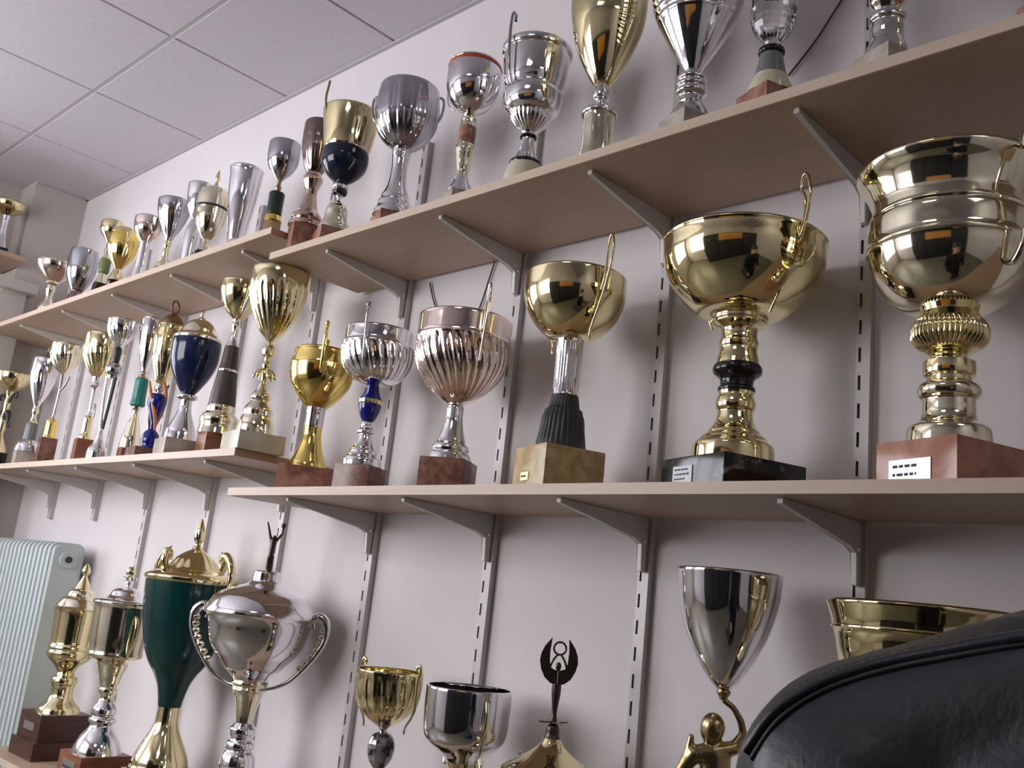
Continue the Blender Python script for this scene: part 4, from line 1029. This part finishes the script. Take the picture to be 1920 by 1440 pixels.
# ------------------------------------------------------------------ kneeling person in a leather jacket
cx, cy = -.075, -.965
person = empty('person', (cx, cy, 0))
tag(person, 'person in a dark navy leather jacket seen from behind, facing the shelves', 'person')
def V(x, y, z): return Vector((x, y, z))
body = [((0, .0, 1.05), .075, (0, .005, 1.16), .058), ((0, .005, 1.16), .056, (0, .03, 1.24), .056),
        ((0, .035, 1.315), .078, (0, .035, 1.335), .080, (.95, 1.18, 1.1)), ((0, .075, 1.235), .045, (0, .08, 1.25), .05), ((0, .135, 1.285), .012, (0, .122, 1.32), .009),
        ((-.078, .02, 1.29), .016, (-.078, .02, 1.315), .016, (.5, 1, 1.2)), ((.078, .02, 1.29), .016, (.078, .02, 1.315), .016, (.5, 1, 1.2)),
        ((0, .0, .62), .13, (0, .0, 1.0), .13, (1.1, .75, 1))]
for sd in (-1, 1):
    wr = V(sd * .212, .15, .575); hd = V(-sd * .10, .45, -.88).normalized()
    body += [((sd * .17, 0, 1.0), .05, (sd * .23, .0, .77), .042), ((sd * .23, .0, .77), .040, tuple(wr), .028),
             (tuple(wr), .027, tuple(wr + hd * .075), .034, (1.1, .6, 1))]
    for k, (dx, ln) in enumerate(((-.030, .060), (-.010, .074), (.010, .070), (.029, .054))):
        a = wr + hd * .085 + V(dx, 0, 0); b = a + hd * ln * .55 + V(dx * .1, 0, 0); c = b + (hd + V(0, -.7, -.1)).normalized() * ln * .45
        body += [(tuple(a), .0095, tuple(b), .009), (tuple(b), .009, tuple(c), .0078)]
    a = wr + hd * .03 + V(-sd * .033, .004, 0); b = a + (hd + V(-sd * .7, .2, 0)).normalized() * .042; c = b + hd * .028
    body += [(tuple(a), .012, tuple(b), .0098), (tuple(b), .0098, tuple(c), .008)]
capsules_mesh('body', body, .006, SKIN, person, 4)
capsules_mesh('hair', [((0, .015, 1.345), .086, (0, .03, 1.36), .084, (.98, 1.1, 1.05)), ((0, -.03, 1.27), .06, (0, -.02, 1.33), .078, (1.05, .8, 1))], .009, HAIR, person, 5)
for sd in (-1, 1):
    e = ball('eye', (sd * .03, .112, 1.318), .011, PAPER, person, seg=10)
    ball('pupil', (sd * .03, .1195, 1.318), .0055, INK, e, seg=8)
box('mouth', REDBAND, -.022, .022, .122, .128, 1.246, 1.254, person, bev=.002)
jac = [((0, -.01, .56), .155, (0, -.01, .80), .165, (1.1, .80, 1)), ((0, -.01, .80), .165, (0, -.0, .94), .165, (1.12, .80, 1)),
       ((-.12, -.005, .93), .11, (.12, -.005, .93), .11), ((0, .0, 1.05), .085, (0, .004, 1.09), .075)]
for sd in (-1, 1):
    jac += [((sd * .184, 0, 1.008), .081, (sd * .16, 0, 1.004), .084), ((sd * .182, 0, 1.026), .068, (sd * .075, 0, 1.066), .068), ((sd * .075, 0, 1.066), .068, (0, 0, 1.08), .072),
            ((sd * .188, 0, 1.0), .079, (sd * .236, .0, .77), .064), ((sd * .236, .0, .77), .062, (sd * .218, .115, .62), .048)]
jk = capsules_mesh('leather_jacket', jac, .009, LEATHER, person, 8)
for v in jk.data.vertices:                       # leather creases
    c = v.co
    n1 = noise.noise(Vector((c.x * 9, c.y * 9, c.z * 22 + c.x * 14))); n2 = noise.noise(Vector((c.x * 30, c.y * 30 + 7, c.z * 34)))
    low = min(1, max(0.15, (1.06 - c.z) * 9))
    v.co = c + v.normal * (n1 * .006 * low + n2 * .0018 * low)
jk.data.update()
lo = [(r_ * math.cos(a), .004 + r_ * math.sin(a) * .95, z) for r_, z, a in [(.074, 1.135, k * PI / 10) for k in range(21)]]
tube('collar', lo, .017, LEATHER, person, sub=2, n=10)
# shoulder seam, a turned leather edge that follows the jacket, with its stitching and a painted shadow strip
bpy.context.view_layer.update()
bv = BVHTree.FromPolygons([v.co.copy() for v in jk.data.vertices], [tuple(p.vertices) for p in jk.data.polygons])
org = Vector((cx, cy, 0))
def on_jacket(u, v, lift):
    h, n_, i_, d_ = bv.ray_cast(CAM - org, px_ray(u, v).normalized())
    return None if h is None else h + n_ * lift
seam = [q_ for q_ in (on_jacket(u, v, .0015) for u, v in [(1405, 1412), (1450, 1348), (1510, 1304), (1580, 1272), (1680, 1243), (1800, 1220), (1920, 1200), (2040, 1188)]) if q_]
if len(seam) > 2: tube('shoulder_seam', seam, .0042, LEATHER, jk, sub=5, n=8)
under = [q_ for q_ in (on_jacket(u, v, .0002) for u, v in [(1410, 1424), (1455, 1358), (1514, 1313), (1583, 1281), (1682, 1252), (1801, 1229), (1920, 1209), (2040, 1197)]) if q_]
if len(under) > 2: tube('seam_shadow_strip', under, .0022, SEAMM, jk, sub=5, n=8)  # near-black tube laid in as the shadow line below the seam
stl = [q_ for q_ in (on_jacket(u, v, .0008) for u, v in [(1460, 1322), (1515, 1284), (1585, 1254), (1682, 1227), (1800, 1205), (1920, 1186)]) if q_]
if len(stl) > 2:
    P = catmull(stl, 10); sb = bmesh.new()
    for a, b in list(zip(P, P[1:]))[::2]: tube_bm(sb, [a, b], .0011, 6)
    bm_obj('stitching', sb, SEAMM, jk)
tr = []
for sd in (-1, 1):                               # kneeling: thighs upright, shins along the floor
    tr += [((sd * .09, .0, .54), .105, (sd * .12, .06, .078), .074), ((sd * .12, .06, .074), .072, (sd * .12, -.34, .062), .050)]
capsules_mesh('trousers', tr + [((-.08, -.01, .57), .11, (.08, -.01, .57), .11)], .012, DENIM, person, 5)
for sd in (-1, 1):
    capsules_mesh('shoe', [((sd * .12, -.38, .075), .045, (sd * .12, -.43, .045), .040), ((sd * .12, -.43, .047), .040, (sd * .12, -.42, .040), .034)], .008, SHOE, person, 2)
